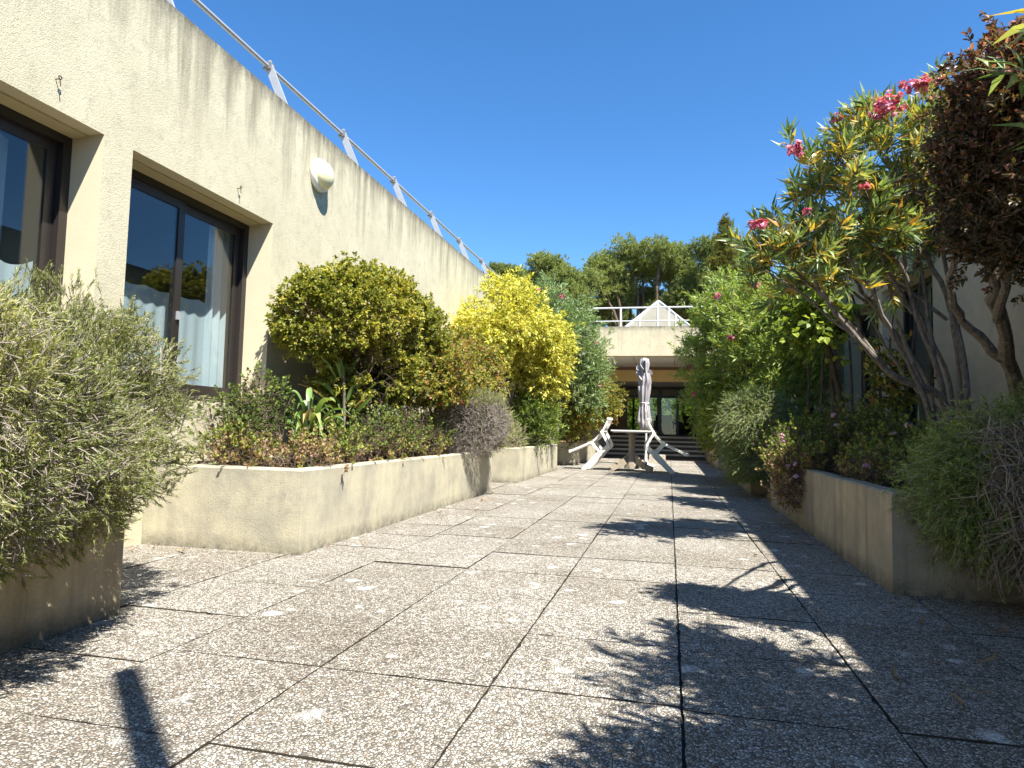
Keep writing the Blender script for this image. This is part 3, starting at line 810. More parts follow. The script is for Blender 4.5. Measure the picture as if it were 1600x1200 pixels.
# ------------------------------------------------------------------ plants
def sample_blobs(rg, blobs, n, lo=.55, lump=.14, keep=None, gap=None, seed=0):
    """points in the outer part of a lumpy group of ellipsoids, with outward directions"""
    B = np.array([list(b) for b in blobs], float)
    w = (B[:, 3] * B[:, 4] * B[:, 5]) ** (2 / 3.); w /= w.sum()
    P, D = [], []
    tot = 0
    for _ in range(40):
        m = n * 2
        i = rg.choice(len(B), m, p=w)
        d = nrm(rg.normal(size=(m, 3)))
        r = 1 - (1 - lo) * np.abs(rg.normal(size=m)) * .6
        r = np.clip(r, .15, 1)
        lum = 1 + lump * noise3(d * 2.2 + i[:, None] * 1.7, 1.6, seed)
        p = B[i, :3] + d * B[i, 3:] * (r * lum)[:, None]
        ok = np.ones(m, bool)
        for j in range(len(B)):                           # drop what lies deep inside a neighbour
            q = np.linalg.norm((p - B[j, :3]) / B[j, 3:], axis=1)
            ok &= (q > lo * .8) | (i == j)
        if keep is not None: ok &= keep(p)
        if gap is not None: ok &= noise3(p, gap[0], seed + 9) > gap[1]
        P.append(p[ok]); D.append(nrm(d / B[i, 3:])[ok])
        tot += ok.sum()
        if tot >= n: break
    return np.concatenate(P)[:n], np.concatenate(D)[:n]


def grow(rg, mb, trunks, anchors, r_tip=.004, sides=5, droop=0.0):
    """trunks as given, then a branch from the nearest wood to every anchor"""
    pos, rad = [], []
    for pts, r0, r1 in trunks:
        pts = np.asarray(pts, float)
        t = np.linspace(0, 1, len(pts)); tt = np.linspace(0, 1, max(8, len(pts) * 4))
        # smooth the polyline
        q = np.stack([np.interp(tt, t, pts[:, k]) for k in range(3)], 1)
        for _ in range(2):
            q[1:-1] = (q[:-2] + 2 * q[1:-1] + q[2:]) / 4
        q[1:-1] += rg.normal(size=(len(q) - 2, 3)) * r0 * .22
        rr = r0 + (r1 - r0) * tt
        mb.tube(q, rr * (1 + .1 * rg.normal(size=len(rr)).clip(-1, 1)), 8)
        pos.append(q[1:]); rad.append(rr[1:])
    pos = np.concatenate(pos); rad = np.concatenate(rad)
    if len(anchors) == 0: return
    order = np.argsort([np.min(np.linalg.norm(pos - a, axis=1)) for a in anchors])
    for k in order:
        a = anchors[k]
        dv = a - pos
        dist = np.linalg.norm(dv, axis=1)
        cost = dist + np.where(dv[:, 2] < 0, -dv[:, 2] * 1.2, 0)
        j = int(np.argmin(cost)); p0 = pos[j]
        if dist[j] < .02: continue
        u = np.linspace(0, 1, 5)[:, None]
        mid = (p0 + a) / 2 + rg.normal(size=3) * dist[j] * .12 + np.array([0, 0, (.10 - droop) * dist[j]])
        q = (1 - u) ** 2 * p0 + 2 * u * (1 - u) * mid + u ** 2 * a
        r0 = min(rad[j] * .72, r_tip + dist[j] * .028)
        rr = np.linspace(r0, r_tip * .8, 5)
        mb.tube(q, rr, sides)
        pos = np.vstack([pos, q[1:]]); rad = np.concatenate([rad, rr[1:]])


def twig_leaves(rg, lv, tw, a, d, Lt, nl, LL, LW, ang, tintf, shape, twr=.0016, up=.6, droop=0.0, t0=.15, jit=.35, fold=.2, curl=.12):
    """twigs from points a along d, leaves in a spiral round each"""
    n = len(a)
    Lt = np.broadcast_to(np.asarray(Lt, float), (n,)) * rg.uniform(.65, 1.25, n)
    b = a + d * Lt[:, None]
    b[:, 2] -= droop * Lt
    if tw is not None: tw.twigs(a, b, twr, twr * .55, rg.uniform(0, 1, n), bend=np.array([0, 0, .06]) * Lt[:, None])
    t = t0 + (1 - t0) * (np.arange(nl) + .5) / nl
    t = (t[None] + rg.uniform(-.4, .4, (n, nl)) / nl).clip(0, 1)
    o = a[:, None] + (b - a)[:, None] * t[..., None]
    ref = np.where(np.abs(d[:, 2:3]) < .9, np.array([[0, 0, 1.]]), np.array([[1., 0, 0]]))
    s = nrm(np.cross(d, ref)); u = np.cross(s, d)
    phi = (np.arange(nl) * 2.4)[None] + rg.uniform(0, 6.28, (n, 1)) + rg.normal(size=(n, nl)) * .3
    radial = np.cos(phi)[..., None] * s[:, None] + np.sin(phi)[..., None] * u[:, None]
    al = ang * (1.15 - .5 * t)
    l = d[:, None] * np.cos(al)[..., None] + radial * np.sin(al)[..., None] + rg.normal(size=(n, nl, 3)) * jit * .4
    l[..., 2] -= droop * .8
    l = nrm(l)
    nn = np.array([.30, -.30, 1.0]) * up + rg.normal(size=(n, nl, 3)) * .5 + radial * .2
    sz = rg.uniform(.7, 1.2, (n, nl))
    tint = tintf(rg, o, t)
    f = lambda x: x.reshape(-1, x.shape[-1])
    lv.leaves(f(o), f(l), f(nn), (LL * sz).ravel(), (LW * sz).ravel(), tint.ravel(), shape, fold, curl)


def tint_std(mean=.45, sd=.2, clump=.2, freq=3.0, age=0.0, seed=0, extra=None):
    def fn(rg, o, t):
        v = mean + sd * rg.normal(size=t.shape) + clump * noise3(o.reshape(-1, 3), freq, seed).reshape(t.shape) + age * (.5 - t)
        if extra is not None: v = extra(rg, o, t, v)
        return np.clip(v, 0, 1)
    return fn


def plant(name, label, cat, base, seed, blobs, trunks, n_anchor, n_tw, Lt, nl, LL, LW, leafmat, barkmat, shape='lance', ang=.9, spread=.08,
          tint=None, outw=.8, upw=.35, rnd=.5, lo=.55, lump=.14, gap=None, keep=None, group=None, twr=.0016, droop=0.0, up=.6, r_tip=.004,
          stem_share=1.0, foliage_name='foliage', stem_name='stems', t0=.15, dead_twigs=None, extra_anchors=None, fold=.2, curl=.12, jit=.35, arnd=0.0):
    rg = np.random.default_rng(seed)
    t = thing(name, label, cat, base, group)
    A, D = sample_blobs(rg, blobs, n_anchor, lo, lump, keep, gap, seed)
    if extra_anchors is not None:
        A = np.vstack([A, extra_anchors[0]]); D = np.vstack([D, nrm(extra_anchors[1])])
    st_, lv = MB(), MB()
    k = int(len(A) * stem_share)
    grow(rg, st_, trunks, A[:k], r_tip, 5)
    a = np.repeat(A, n_tw, 0) + rg.normal(size=(len(A) * n_tw, 3)) * spread
    d = nrm(np.repeat(D * outw + rg.normal(size=D.shape) * arnd, n_tw, 0) + np.array([0, 0, upw]) + rg.normal(size=(len(A) * n_tw, 3)) * rnd)
    if keep is not None:
        ok = keep(a + d * Lt); a, d = a[ok], d[ok]
    twig_leaves(rg, lv, st_, a, d, Lt, nl, LL, LW, ang, tint or tint_std(seed=seed), shape, twr, up, droop, t0, jit, fold, curl)
    if dead_twigs:
        nd, Ld, rd, sel = dead_twigs
        P, DD = sample_blobs(rg, blobs, nd, .8, lump, sel, None, seed + 5)
        dd = nrm(DD * .7 + rg.normal(size=DD.shape) * .6)
        st_.twigs(P - dd * Ld * .5, P + dd * Ld * .5 * rg.uniform(.5, 1.3, (len(P), 1)), rd, rd * .4, rg.uniform(0, 1, len(P)), rg.normal(size=P.shape) * Ld * .12)
    st_.build(stem_name, MT[barkmat], t)
    lv.build(foliage_name, MT[leafmat], t)
    return t, rg


def flower_cluster(parent, c, r, n, mat, seed, size=.028):
    rg = np.random.default_rng(seed)
    m = MB()
    p = np.asarray(c) + nrm(rg.normal(size=(n, 3))) * r * rg.uniform(.3, 1, (n, 1)) * np.array([1, 1, .7])
    ax = nrm((p - np.asarray(c)) + np.array([0, 0, r * .5]) + rg.normal(size=p.shape) * r * .3)
    ref = nrm(np.cross(ax, rg.normal(size=ax.shape))); r2 = np.cross(ax, ref)
    for k in range(5):
        an = k * 2 * math.pi / 5
        l = ref * math.cos(an) + r2 * math.sin(an) + ax * .35
        m.leaves(p, l, ax + rg.normal(size=p.shape) * .2, size, size * .85, rg.uniform(0, 1, n), 'broad', .05, .1)
    return m.build('flower_cluster', MT[mat], parent)


notwall = lambda x0=LX + .05, x1=RX - .05: (lambda p: (p[:, 0] > x0) & (p[:, 0] < x1))
soilz = .44


def stems_from(base, tops, r0, r1, rg, n=4, wig=.05):
    out = []
    for tp in tops:
        b = np.asarray(base, float) + np.array([rg.normal() * .05, rg.normal() * .05, 0])
        u = np.linspace(0, 1, n)[:, None]
        p = b + (np.asarray(tp) - b) * u
        p[1:-1] += rg.normal(size=(n - 2, 3)) * wig
        out.append((p, r0 * rg.uniform(.8, 1.2), r1))
    return out


rg0 = np.random.default_rng(99)

# -- left 1: big grey green needle bush
c = np.array((-2.42, 2.13, .80))
def bush_tint(rg, o, t, v):
    dead = noise3(o.reshape(-1, 3), 5.5, 77).reshape(t.shape)
    return v + np.where(dead > .25, .22, 0) + .12 * (o[..., 2] - .8)


plant('needle_bush', 'big rounded grey green needle leaved bush spilling over the nearest sunlit planter', 'bush', (-2.5, 1.95, soilz), 11,
      [(-2.42, 2.13, .77, .59, .58, .51), (-2.55, 1.55, .80, .55, .55, .50), (-2.12, 1.75, .66, .40, .50, .38), (-1.95, 1.35, .72, .46, .46, .42)], stems_from((-2.5, 1.9, soilz), [c + (.2, .1, .1), c + (-.2, .2, .2), c + (.1, -.3, .2), c + (.25, .25, -.1), c + (0, -.6, .1)], .022, .01, rg0),
      3000, 9, .050, 18, .0155, .0034, 'rosemary', 'twig_grey', 'needle', .62, .026, tint_std(.33, .2, .22, 6, -.3, 1, bush_tint), .85, .2, .26, .58, .09, (7, -.42), notwall(), None, .0015, 0, .6, .003,
      arnd=.5, stem_share=.2, dead_twigs=(5000, .07, .0016, lambda p: (p[:, 0] > LX + .05) & (noise3(p, 5.5, 77) > .05)))

# -- left 2: clipped dome
keepL = notwall()
plant('clipped_shrub', 'tall clipped dome of small glossy leaves on many bare stems against the sunlit wall', 'shrub', (-2.68, 5.55, soilz), 12,
      [(-2.64, 5.50, 1.72, .48, .80, .44), (-2.56, 6.05, 1.64, .42, .60, .36), (-2.75, 4.95, 1.62, .38, .40, .34), (-2.6, 5.6, 1.2, .42, .7, .3)],
      stems_from((-2.68, 5.55, soilz), [(-2.8, 5.1, 1.5), (-2.5, 5.35, 1.5), (-2.75, 5.7, 1.6), (-2.5, 5.95, 1.4), (-2.6, 6.3, 1.4), (-2.85, 5.4, 1.7), (-2.45, 5.6, 1.5), (-2.9, 5.8, 1.6), (-2.6, 5.2, 1.4)], .024, .011, rg0, 5, .05),
      720, 12, .045, 8, .032, .019, 'viburnum', 'twig_brown', 'broad', 1.0, .045, tint_std(.56, .2, .18, 5, -.15, 2), .8, .15, .6, .68, .025, (9, -.68), lambda p: (p[:, 0] > LX + .05) & ((p[:, 2] > 1.36 + .14 * np.sin(p[:, 1] * 9)) | (noise3(p, 5, 8) > .12)), None, .0018, 0, .75, .004,
      stem_share=.35, dead_twigs=(700, .2, .0022, lambda p: (p[:, 0] > LX + .08) & (p[:, 2] < 1.72)))

# -- left 3: lower spreading shrub, mottled
plant('spreading_shrub', 'low spreading shrub with mottled green, yellow and reddish leaves over the grey lavender', 'shrub', (-2.6, 6.75, soilz), 13,
      [(-2.40, 6.35, 1.28, .44, .62, .34), (-2.48, 7.25, 1.36, .42, .66, .33), (-2.55, 5.95, 1.12, .40, .40, .28), (-2.5, 8.1, 1.5, .42, .5, .42)],
      stems_from((-2.62, 6.7, soilz), [(-2.4, 6.3, 1.1), (-2.4, 6.8, 1.15), (-2.3, 7.3, 1.15), (-2.5, 7.8, 1.2), (-2.55, 6.0, 1.1)], .022, .01, rg0, 4, .05),
      560, 11, .06, 7, .038, .022, 'mottled', 'twig_brown', 'broad', 1.0, .07, tint_std(.45, .24, .2, 4, -.1, 3), .75, .15, .65, .5, .12, (9, -.5), lambda p: (p[:, 0] > LX + .05) & (p[:, 2] > .98), None, .0018, 0, .7, .004,
      stem_share=.5, dead_twigs=(420, .2, .002, keepL))

# -- left 4: grey lavender ball
plant('lavender', 'round grey lavender with bare purplish twigs at the far end of the long planter', 'shrub', (-2.36, 7.2, soilz), 14,
      [(-2.12, 7.15, .80, .42, .58, .36)], stems_from((-2.36, 7.4, soilz), [(-2.3, 7.3, .7), (-2.2, 7.6, .7), (-2.5, 7.4, .75)], .014, .008, rg0, 4, .03),
      560, 6, .07, 9, .026, .0042, 'rosemary', 'twig_mauve', 'needle', .5, .035, tint_std(.5, .16, .15, 5, 0, 4), .9, .45, .4, .7, .08, None, lambda p: (p[:, 2] > .42) & ((p[:, 1] > 7.30) | (p[:, 2] > 1.0) | (p[:, 0] < -2.35)), None, .0015, 0, .6, .003,
      dead_twigs=(3200, .11, .0026, lambda p: (p[:, 2] > .42)))

# -- left 5: yellow shrub
yb_ = at(800, 520, 10.3)
plant('yellow_shrub', 'tall lemon yellow leaved shrub rising above the sunlit planters', 'shrub', (-2.5, 10.6, soilz), 15,
      [(-2.45, 10.2, 2.50, .62, .80, .52), (-2.25, 10.9, 2.15, .55, .75, .55), (-2.7, 9.6, 2.15, .42, .6, .5), (-2.12, 11.1, 1.75, .34, .5, .40)],
      stems_from((-2.55, 10.5, soilz), [(-2.7, 9.8, 1.8), (-2.4, 10.2, 2.1), (-2.3, 10.7, 1.9), (-2.1, 11.2, 1.6), (-2.6, 10.9, 2), (-2.8, 10.3, 2.1)], .03, .013, rg0, 5, .05),
      560, 9, .13, 8, .075, .028, 'yellow', 'twig_brown', 'lance', .85, .11, tint_std(.50, .26, .18, 3.2, -.25, 5), .7, .25, .55, .6, .18, (5, -.32), keepL, None, .0025, .25, .6, .005)

# -- left 6: dark green bush beneath the yellow shrub
plant('leafy_shrub', 'loose dark green shrub under the lemon yellow one', 'shrub', (-2.4, 11.0, soilz), 16,
      [(-2.28, 11.0, .95, .38, .7, .42), (-2.3, 11.9, 1.0, .36, .6, .45)], stems_from((-2.45, 11.2, soilz), [(-2.3, 10.7, .9), (-2.3, 11.3, 1), (-2.3, 11.9, 1)], .016, .008, rg0),
      200, 9, .11, 7, .06, .022, 'fresh', 'twig_brown', 'lance', .9, .09, tint_std(.36, .2, .2, 3, -.1, 6), .7, .3, .6, .45, .18, (6, -.4), keepL, None, .002, .05, .6, .004)

# -- left 7: tall oleander behind the yellow shrub
t, rg = plant('oleander', 'tall green oleander with a few pink tips behind the lemon yellow shrub', 'shrub', (-2.3, 14.0, .0), 17,
      [(-2.35, 13.3, 2.85, .7, .9, .8), (-2.0, 14.3, 2.35, .62, .85, .75), (-1.95, 14.6, 1.75, .5, .7, .6)],
      stems_from((-2.45, 13.7, .0), [(-2.4, 13.2, 2.3), (-2.1, 14.2, 2.2), (-2.1, 14.5, 1.6), (-2.5, 14, 2.4)], .035, .015, rg0, 5, .06),
      380, 7, .17, 9, .115, .022, 'oleander', 'bark', 'lance', .7, .12, tint_std(.46, .13, .12, 2, 0, 7, lambda rg, o, t, v: np.minimum(v, .71)), .7, .4, .5, .55, .14, (4, -.6), keepL, None, .003, 0, .5, .005)
for q, pt in enumerate([(-2.55, 12.8, 3.5), (-2.15, 13.3, 3.45), (-1.55, 14.0, 2.6), (-1.45, 14.3, 1.75)]):
    flower_cluster(t, pt, .08, 14, 'pink', 60 + q, .035)

# -- left 8: mixed low shrub by the chairs
plant('mottled_shrub', 'mottled green and russet shrub reaching out above the tilted chair', 'shrub', (-2.2, 15.6, soilz), 18,
      [(-1.95, 15.4, 1.55, .55, .7, .5), (-1.55, 15.8, 1.45, .42, .6, .45), (-2.1, 14.9, 1.1, .4, .6, .45)],
      stems_from((-2.25, 15.5, soilz), [(-1.9, 15.2, 1.3), (-1.6, 15.7, 1.3), (-2.1, 15, 1)], .022, .01, rg0),
      260, 8, .13, 7, .075, .032, 'mottled', 'twig_brown', 'broad', .9, .11, tint_std(.45, .24, .25, 3, -.1, 8), .7, .25, .6, .5, .18, (4.5, -.45), keepL, None, .0025, .1, .6, .004)
plant('lavender', 'small brown grey lavender at the planter edge beside the tilted chair', 'shrub', (-1.98, 16.6, soilz), 19,
      [(-1.95, 16.6, .85, .3, .45, .38)], stems_from((-2.0, 16.6, soilz), [(-1.95, 16.5, .8), (-1.9, 16.8, .8)], .014, .008, rg0),
      160, 6, .09, 8, .03, .005, 'rosemary', 'twig_grey', 'needle', .5, .05, tint_std(.55, .2, .1, 4, 0, 9), .9, .4, .4, .65, .1, None, keepL, None, .003, dead_twigs=(500, .14, .003, keepL))
plant('lavender', 'little tuft of grey lavender on the planter corner below the lemon yellow shrub', 'shrub', (-2.3, 9.75, soilz), 20,
      [(-2.3, 9.75, .62, .2, .3, .2)], stems_from((-2.3, 9.75, soilz), [(-2.3, 9.7, .6)], .012, .007, rg0),
      110, 6, .07, 8, .028, .0045, 'rosemary', 'twig_grey', 'needle', .5, .04, tint_std(.5, .2, .1, 4, 0, 10), .9, .4, .4, .6, .1, None, keepL, None, .0022)

# -- right: big oleander, hand placed trunks
def P(px, py, Y): return at(px, py, Y)
base1 = P(1500, 672, 4.9); base1[2] = soilz
tr = [([base1, P(1480, 615, 4.85), P(1395, 592, 4.75), P(1335, 525, 4.6), P(1270, 440, 4.5), P(1235, 350, 4.4)], 0.0288, 0.0080),
      ([base1 + (.03, .05, 0), P(1462, 570, 4.9), P(1425, 480, 4.9), P(1412, 400, 4.8), P(1397, 300, 4.6), P(1380, 215, 4.4)], 0.0224, 0.0064),
      ([base1 + (.05, 0, 0), P(1508, 560, 5.0), P(1488, 480, 5.0), P(1440, 380, 5.0), P(1380, 300, 4.8), P(1310, 250, 4.6)], 0.0256, 0.0072),
      ([base1 + (-.03, .06, 0), P(1432, 575, 5.0), P(1380, 500, 5.0), P(1335, 440, 4.9), P(1290, 360, 4.8)], 0.0192, 0.0064),
      ([base1 + (.06, .05, 0), P(1500, 590, 5.1), P(1480, 440, 5.2), P(1462, 330, 5.2), P(1450, 220, 5.0)], 0.0224, 0.0072),
      ([base1 + (-.05, .1, 0), P(1452, 600, 5.2), P(1410, 530, 5.2), P(1350, 470, 5.1), P(1300, 430, 5.0), P(1240, 400, 4.8)], 0.0176, 0.0056),
      ([base1 + (.0, .12, 0), P(1490, 600, 5.3), P(1440, 500, 5.3), P(1405, 420, 5.2), P(1350, 330, 5.1)], 0.0160, 0.0056),
      ([P(1425, 480, 4.9), P(1418, 430, 4.8), P(1380, 375, 4.7), P(1330, 330, 4.6)], 0.0144, 0.0064),
      ([P(1425, 490, 4.9), P(1385, 420, 4.8), P(1368, 340, 4.7), P(1340, 270, 4.5)], 0.0128, 0.0056),
      ([P(1380, 570, 4.75), P(1325, 500, 4.8), P(1262, 440, 4.7), P(1205, 395, 4.6)], 0.0144, 0.0056),
      ([P(1480, 500, 5.0), P(1430, 460, 5.0), P(1370, 430, 4.9), P(1290, 390, 4.7)], 0.0128, 0.0056),
      ([base1 + (.08, .1, 0), P(1470, 640, 5.2), P(1420, 600, 5.3), P(1370, 520, 5.3), P(1330, 400, 5.2)], .017, .006),
      ([base1 + (-.1, 0, 0), P(1450, 630, 4.8), P(1405, 545, 4.7), P(1362, 455, 4.6), P(1318, 385, 4.5), P(1262, 330, 4.4)], .019, .006),
      ([P(1440, 600, 4.9), P(1400, 500, 5.0), P(1380, 400, 4.9), P(1360, 290, 4.7)], .015, .006),
      ([P(1460, 560, 4.95), P(1445, 460, 5.0), P(1430, 350, 4.9), P(1425, 240, 4.7)], .015, .006),
      ([P(1335, 525, 4.6), P(1300, 500, 4.6), P(1250, 455, 4.5), P(1190, 420, 4.4)], .012, .005)]


def ole_extra(rg, o, t, v):
    yel = (t < .66) & (rg.uniform(size=t.shape) < .66)
    return np.where(yel, .82 + .07 * rg.normal(size=t.shape), np.minimum(v, .72))


bl = []
for px_, py_, Y, r, rz in ((1395, 225, 4.5, .30, .20), (1305, 285, 4.45, .28, .18), (1465, 205, 4.7, .26, .20), (1235, 375, 4.5, .24, .17), (1330, 350, 4.7, .30, .22), (1400, 300, 4.8, .26, .22), (1280, 420, 4.6, .22, .15), (1195, 390, 4.45, .14, .10), (1370, 390, 4.9, .22, .16), (1250, 430, 4.6, .20, .13), (1330, 440, 4.8, .20, .12), (1420, 350, 5.0, .22, .2)):
    q = P(px_, py_, Y); bl.append((*q, r, r, rz))
ole, rg = plant('oleander', 'tall arching oleander with bare fanned trunks, yellowing leaves and pink flowers', 'shrub', base1, 21, bl, tr,
      128, 3, .14, 18, .125, .022, 'oleander', 'bark', 'lance', .95, .06, tint_std(.45, .15, .1, 3, 0, 11, ole_extra), .6, .7, .42, .5, .12, (6, -.5), notwall(), None, .0032, 0, .12, .0045, 1.0, 'foliage', 'trunks', .3)
for q, (px_, py_, Y, r, n) in enumerate([(1385, 165, 4.2, .12, 90), (1440, 130, 4.4, .07, 30), (1418, 134, 4.35, .07, 26), (1243, 232, 4.2, .07, 34), (1306, 183, 4.35, .04, 12), (1184, 350, 4.2, .06, 28), (1350, 292, 4.3, .035, 10), (1470, 128, 4.5, .05, 16), (1262, 330, 4.3, .03, 8)]):
    flower_cluster(ole, P(px_, py_, Y), r * .85, int(n * .8), 'pink', 80 + q, .022)

# -- right: maroon leaved tree
mb_ = P(1600, 672, 4.55); mb_[2] = soilz
mt = [([mb_, P(1590, 600, 4.2), P(1562, 520, 3.8), P(1550, 430, 3.2), P(1560, 340, 2.8), P(1580, 250, 2.55)], .044, .012),
      ([P(1566, 560, 4.0), P(1505, 505, 3.9), P(1480, 440, 3.7), P(1500, 360, 3.2), P(1520, 300, 2.8)], .026, .007),
      ([P(1558, 500, 3.6), P(1572, 430, 3.1), P(1590, 330, 2.7), P(1640, 220, 2.5)], .020, .007),
      ([P(1550, 430, 3.2), P(1535, 380, 2.9), P(1520, 310, 2.7), P(1530, 220, 2.6)], .016, .006)]
bl = []
for px_, py_, Y, r, rz in ((1590, 250, 2.55, .20, .24), (1535, 305, 2.6, .15, .17), (1600, 140, 2.5, .17, .17), (1680, 280, 2.5, .27, .30), (1530, 210, 2.55, .11, .13), (1575, 365, 2.6, .14, .09), (1700, 130, 2.45, .22, .2)):
    q = P(px_, py_, Y); bl.append((*q, r, r, rz))
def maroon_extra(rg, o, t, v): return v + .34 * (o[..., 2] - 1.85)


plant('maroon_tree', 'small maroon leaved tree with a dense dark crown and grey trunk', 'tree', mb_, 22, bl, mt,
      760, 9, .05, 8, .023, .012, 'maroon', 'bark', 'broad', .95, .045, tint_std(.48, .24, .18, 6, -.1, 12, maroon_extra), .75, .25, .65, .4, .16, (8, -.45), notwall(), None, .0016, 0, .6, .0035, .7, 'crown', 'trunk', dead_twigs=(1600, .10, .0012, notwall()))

# -- right: feathery juniper draping over the near planter end
def strand_bush(name, label, cat, base, blobs, n, Lt, seed, leafmat, barkmat, keep, dead_sel, nd):
    rg = np.random.default_rng(seed)
    t = thing(name, label, cat, base)
    st_, lv = MB(), MB()
    A, D = sample_blobs(rg, blobs, n, .6, .16, keep, None, seed)
    grow(rg, st_, stems_from(base, [np.array(b[:3]) for b in blobs], .022, .01, rg), A[:n // 4], .003)
    d = nrm(D * .75 + np.array([-.1, -.1, -.15]) + rg.normal(size=D.shape) * .4)
    twig_leaves(rg, lv, st_, A, d, Lt, 12, .032, .004, .6, tint_std(.58, .2, .2, 5, -.2, seed), 'needle', .0018, .5, .3, .05, .5)
    d2 = nrm(D * .8 + rg.normal(size=D.shape) * .5)
    for k in range(5):
        aa = A + rg.normal(size=A.shape) * .05
        dk = nrm(d2 + rg.normal(size=D.shape) * .45)
        twig_leaves(rg, lv, None, aa, dk, Lt * .6, 12, .022, .0042, .7, tint_std(.58, .22, .25, 6, -.2, seed + k), 'needle', .0015, .5, .2, .05, .5)
    P_, DD = sample_blobs(rg, blobs, nd, .85, .16, dead_sel, None, seed + 5)
    dd = nrm(DD * .4 + np.array([-.35, -.3, -.55]) + rg.normal(size=DD.shape) * .45)
    st_.twigs(P_ - dd * .10, P_ + dd * rg.uniform(.08, .22, (len(P_), 1)), .0034, .0013, rg.uniform(0, 1, len(P_)), rg.normal(size=P_.shape) * .045)
    st_.build('stems', MT[barkmat], t); lv.build('foliage', MT[leafmat], t)
    return t


jb = [(1.62, 3.62, .62, .42, .42, .32), (1.42, 3.55, .52, .28, .32, .30), (1.85, 3.45, .55, .40, .40, .38)]
strand_bush('juniper', 'feathery dark green juniper with bare grey twigs draping over the near planter end', 'shrub', (1.65, 3.95, soilz), jb, 1300, .10, 31, 'juniper', 'twig_pale',
            lambda p: (p[:, 2] > .10) & ~((p[:, 0] > 1.5) & (p[:, 1] < 3.55) & (p[:, 2] < .80) & (noise3(p, 6, 3) > -.45)), lambda p: (p[:, 0] > 1.38) & (p[:, 1] < 3.7) & (p[:, 2] < .82) & (p[:, 2] > .2), 3600)
rb_ = [(1.22, 8.55, .70, .33, .48, .42)]
plant('rosemary', 'rounded yellow green rosemary draping over the shaded planter corner', 'shrub', (1.4, 9.6, soilz), 32,
      [(1.06, 9.05, .88, .42, .62, .42), (.98, 9.0, .5, .2, .5, .36)], stems_from((1.4, 9.6, soilz), [(1.15, 9.2, .95), (1.05, 9.0, .7), (1.2, 9.6, .95)], .018, .009, rg0),
      1100, 8, .10, 12, .03, .007, 'juniper', 'twig_grey', 'needle', .5, .05, tint_std(.52, .18, .15, 5, 0, 13), .8, -.1, .45, .65, .1, None, lambda p: p[:, 2] > .18, None, .0018, .25, .6, .003)

# -- right: green oleander in the middle distance
t, rg = plant('oleander', 'bushy bright green oleander with a few dark pink flowers beside the entrance', 'shrub', (1.5, 11.4, soilz), 33,
      [(1.15, 11.0, 2.55, .72, .85, .62), (.85, 11.6, 1.95, .60, .80, .62), (1.45, 10.4, 2.05, .66, .80, .68), (.85, 11.9, 1.35, .5, .8, .5), (1.75, 10.9, 2.75, .45, .6, .5), (1.72, 10.0, 1.95, .5, .6, .6), (1.6, 9.9, 1.25, .42, .5, .42)],
      stems_from((1.55, 11.3, soilz), [(1.1, 10.9, 2.2), (.9, 11.5, 1.8), (1.4, 10.4, 1.9), (1.7, 10.9, 2.4), (1.5, 9.9, 1.8)], .034, .014, rg0, 5, .06),
      680, 7, .16, 10, .10, .021, 'oleander_fresh', 'bark', 'lance', .75, .11, tint_std(.55, .13, .14, 2.4, 0, 14, lambda rg, o, t, v: np.where(rg.uniform(size=t.shape) < .04, .82, np.minimum(v, .71))), .7, .4, .5, .55, .15, (4, -.6), notwall(), None, .003, 0, .5, .005)
for q, (px_, py_, Y) in enumerate([(1120, 463, 10.3), (1182, 447, 10.3), (1142, 527, 10.0), (1076, 574, 11.2), (1085, 615, 11.4), (1206, 470, 10)]):
    flower_cluster(t, P(px_, py_, Y), .055, 14, 'pink', 120 + q, .03)
plant('leafy_shrub', 'low lime green shrub at the foot of the oleander near the steps', 'shrub', (1.25, 11.2, soilz), 34,
      [(1.0, 11.0, .95, .42, .75, .42), (.95, 12.0, .95, .42, .7, .48)], stems_from((1.25, 11.3, soilz), [(1.1, 10.9, .8), (1, 11.8, .9)], .018, .009, rg0),
      260, 9, .11, 7, .055, .024, 'fresh', 'twig_brown', 'broad', .9, .09, tint_std(.55, .2, .2, 3, -.1, 15), .7, .3, .6, .5, .15, (5, -.5), None, None, .002, .05, .6, .004)
# -- right: broad leaved climber hanging from dark stems against the shaded wall
b5 = P(1318, 668, 7.4); b5[2] = soilz
plant('broad_leaf_shrub', 'dark stemmed shrub with hanging broad bright green leaves before the shaded wall', 'shrub', b5, 35,
      [(*P(1266, 500, 6.9), .22, .3, .20), (*P(1245, 460, 7.2), .18, .25, .15), (*P(1292, 522, 6.8), .08, .15, .09)],
      [([b5, P(1312, 610, 7.3), P(1300, 560, 7.1), P(1285, 480, 7.0)], .032, .014), ([b5 + (.03, .2, 0), P(1300, 600, 7.4), P(1296, 540, 7.3)], .018, .01),
       ([P(1352, 690, 7.3), P(1352, 600, 7.3), P(1345, 500, 7.2), P(1320, 430, 7.0)], .016, .009), ([P(1368, 690, 7.0), P(1362, 600, 7.0), P(1350, 520, 6.9)], .016, .009)],
      80, 5, .12, 5, .075, .055, 'fresh', 'bark_dark', 'broad', 1.0, .07, tint_std(.5, .2, .2, 3, 0, 16), .6, .1, .6, .4, .15, None, notwall(), None, .002, .35, .6, .004)
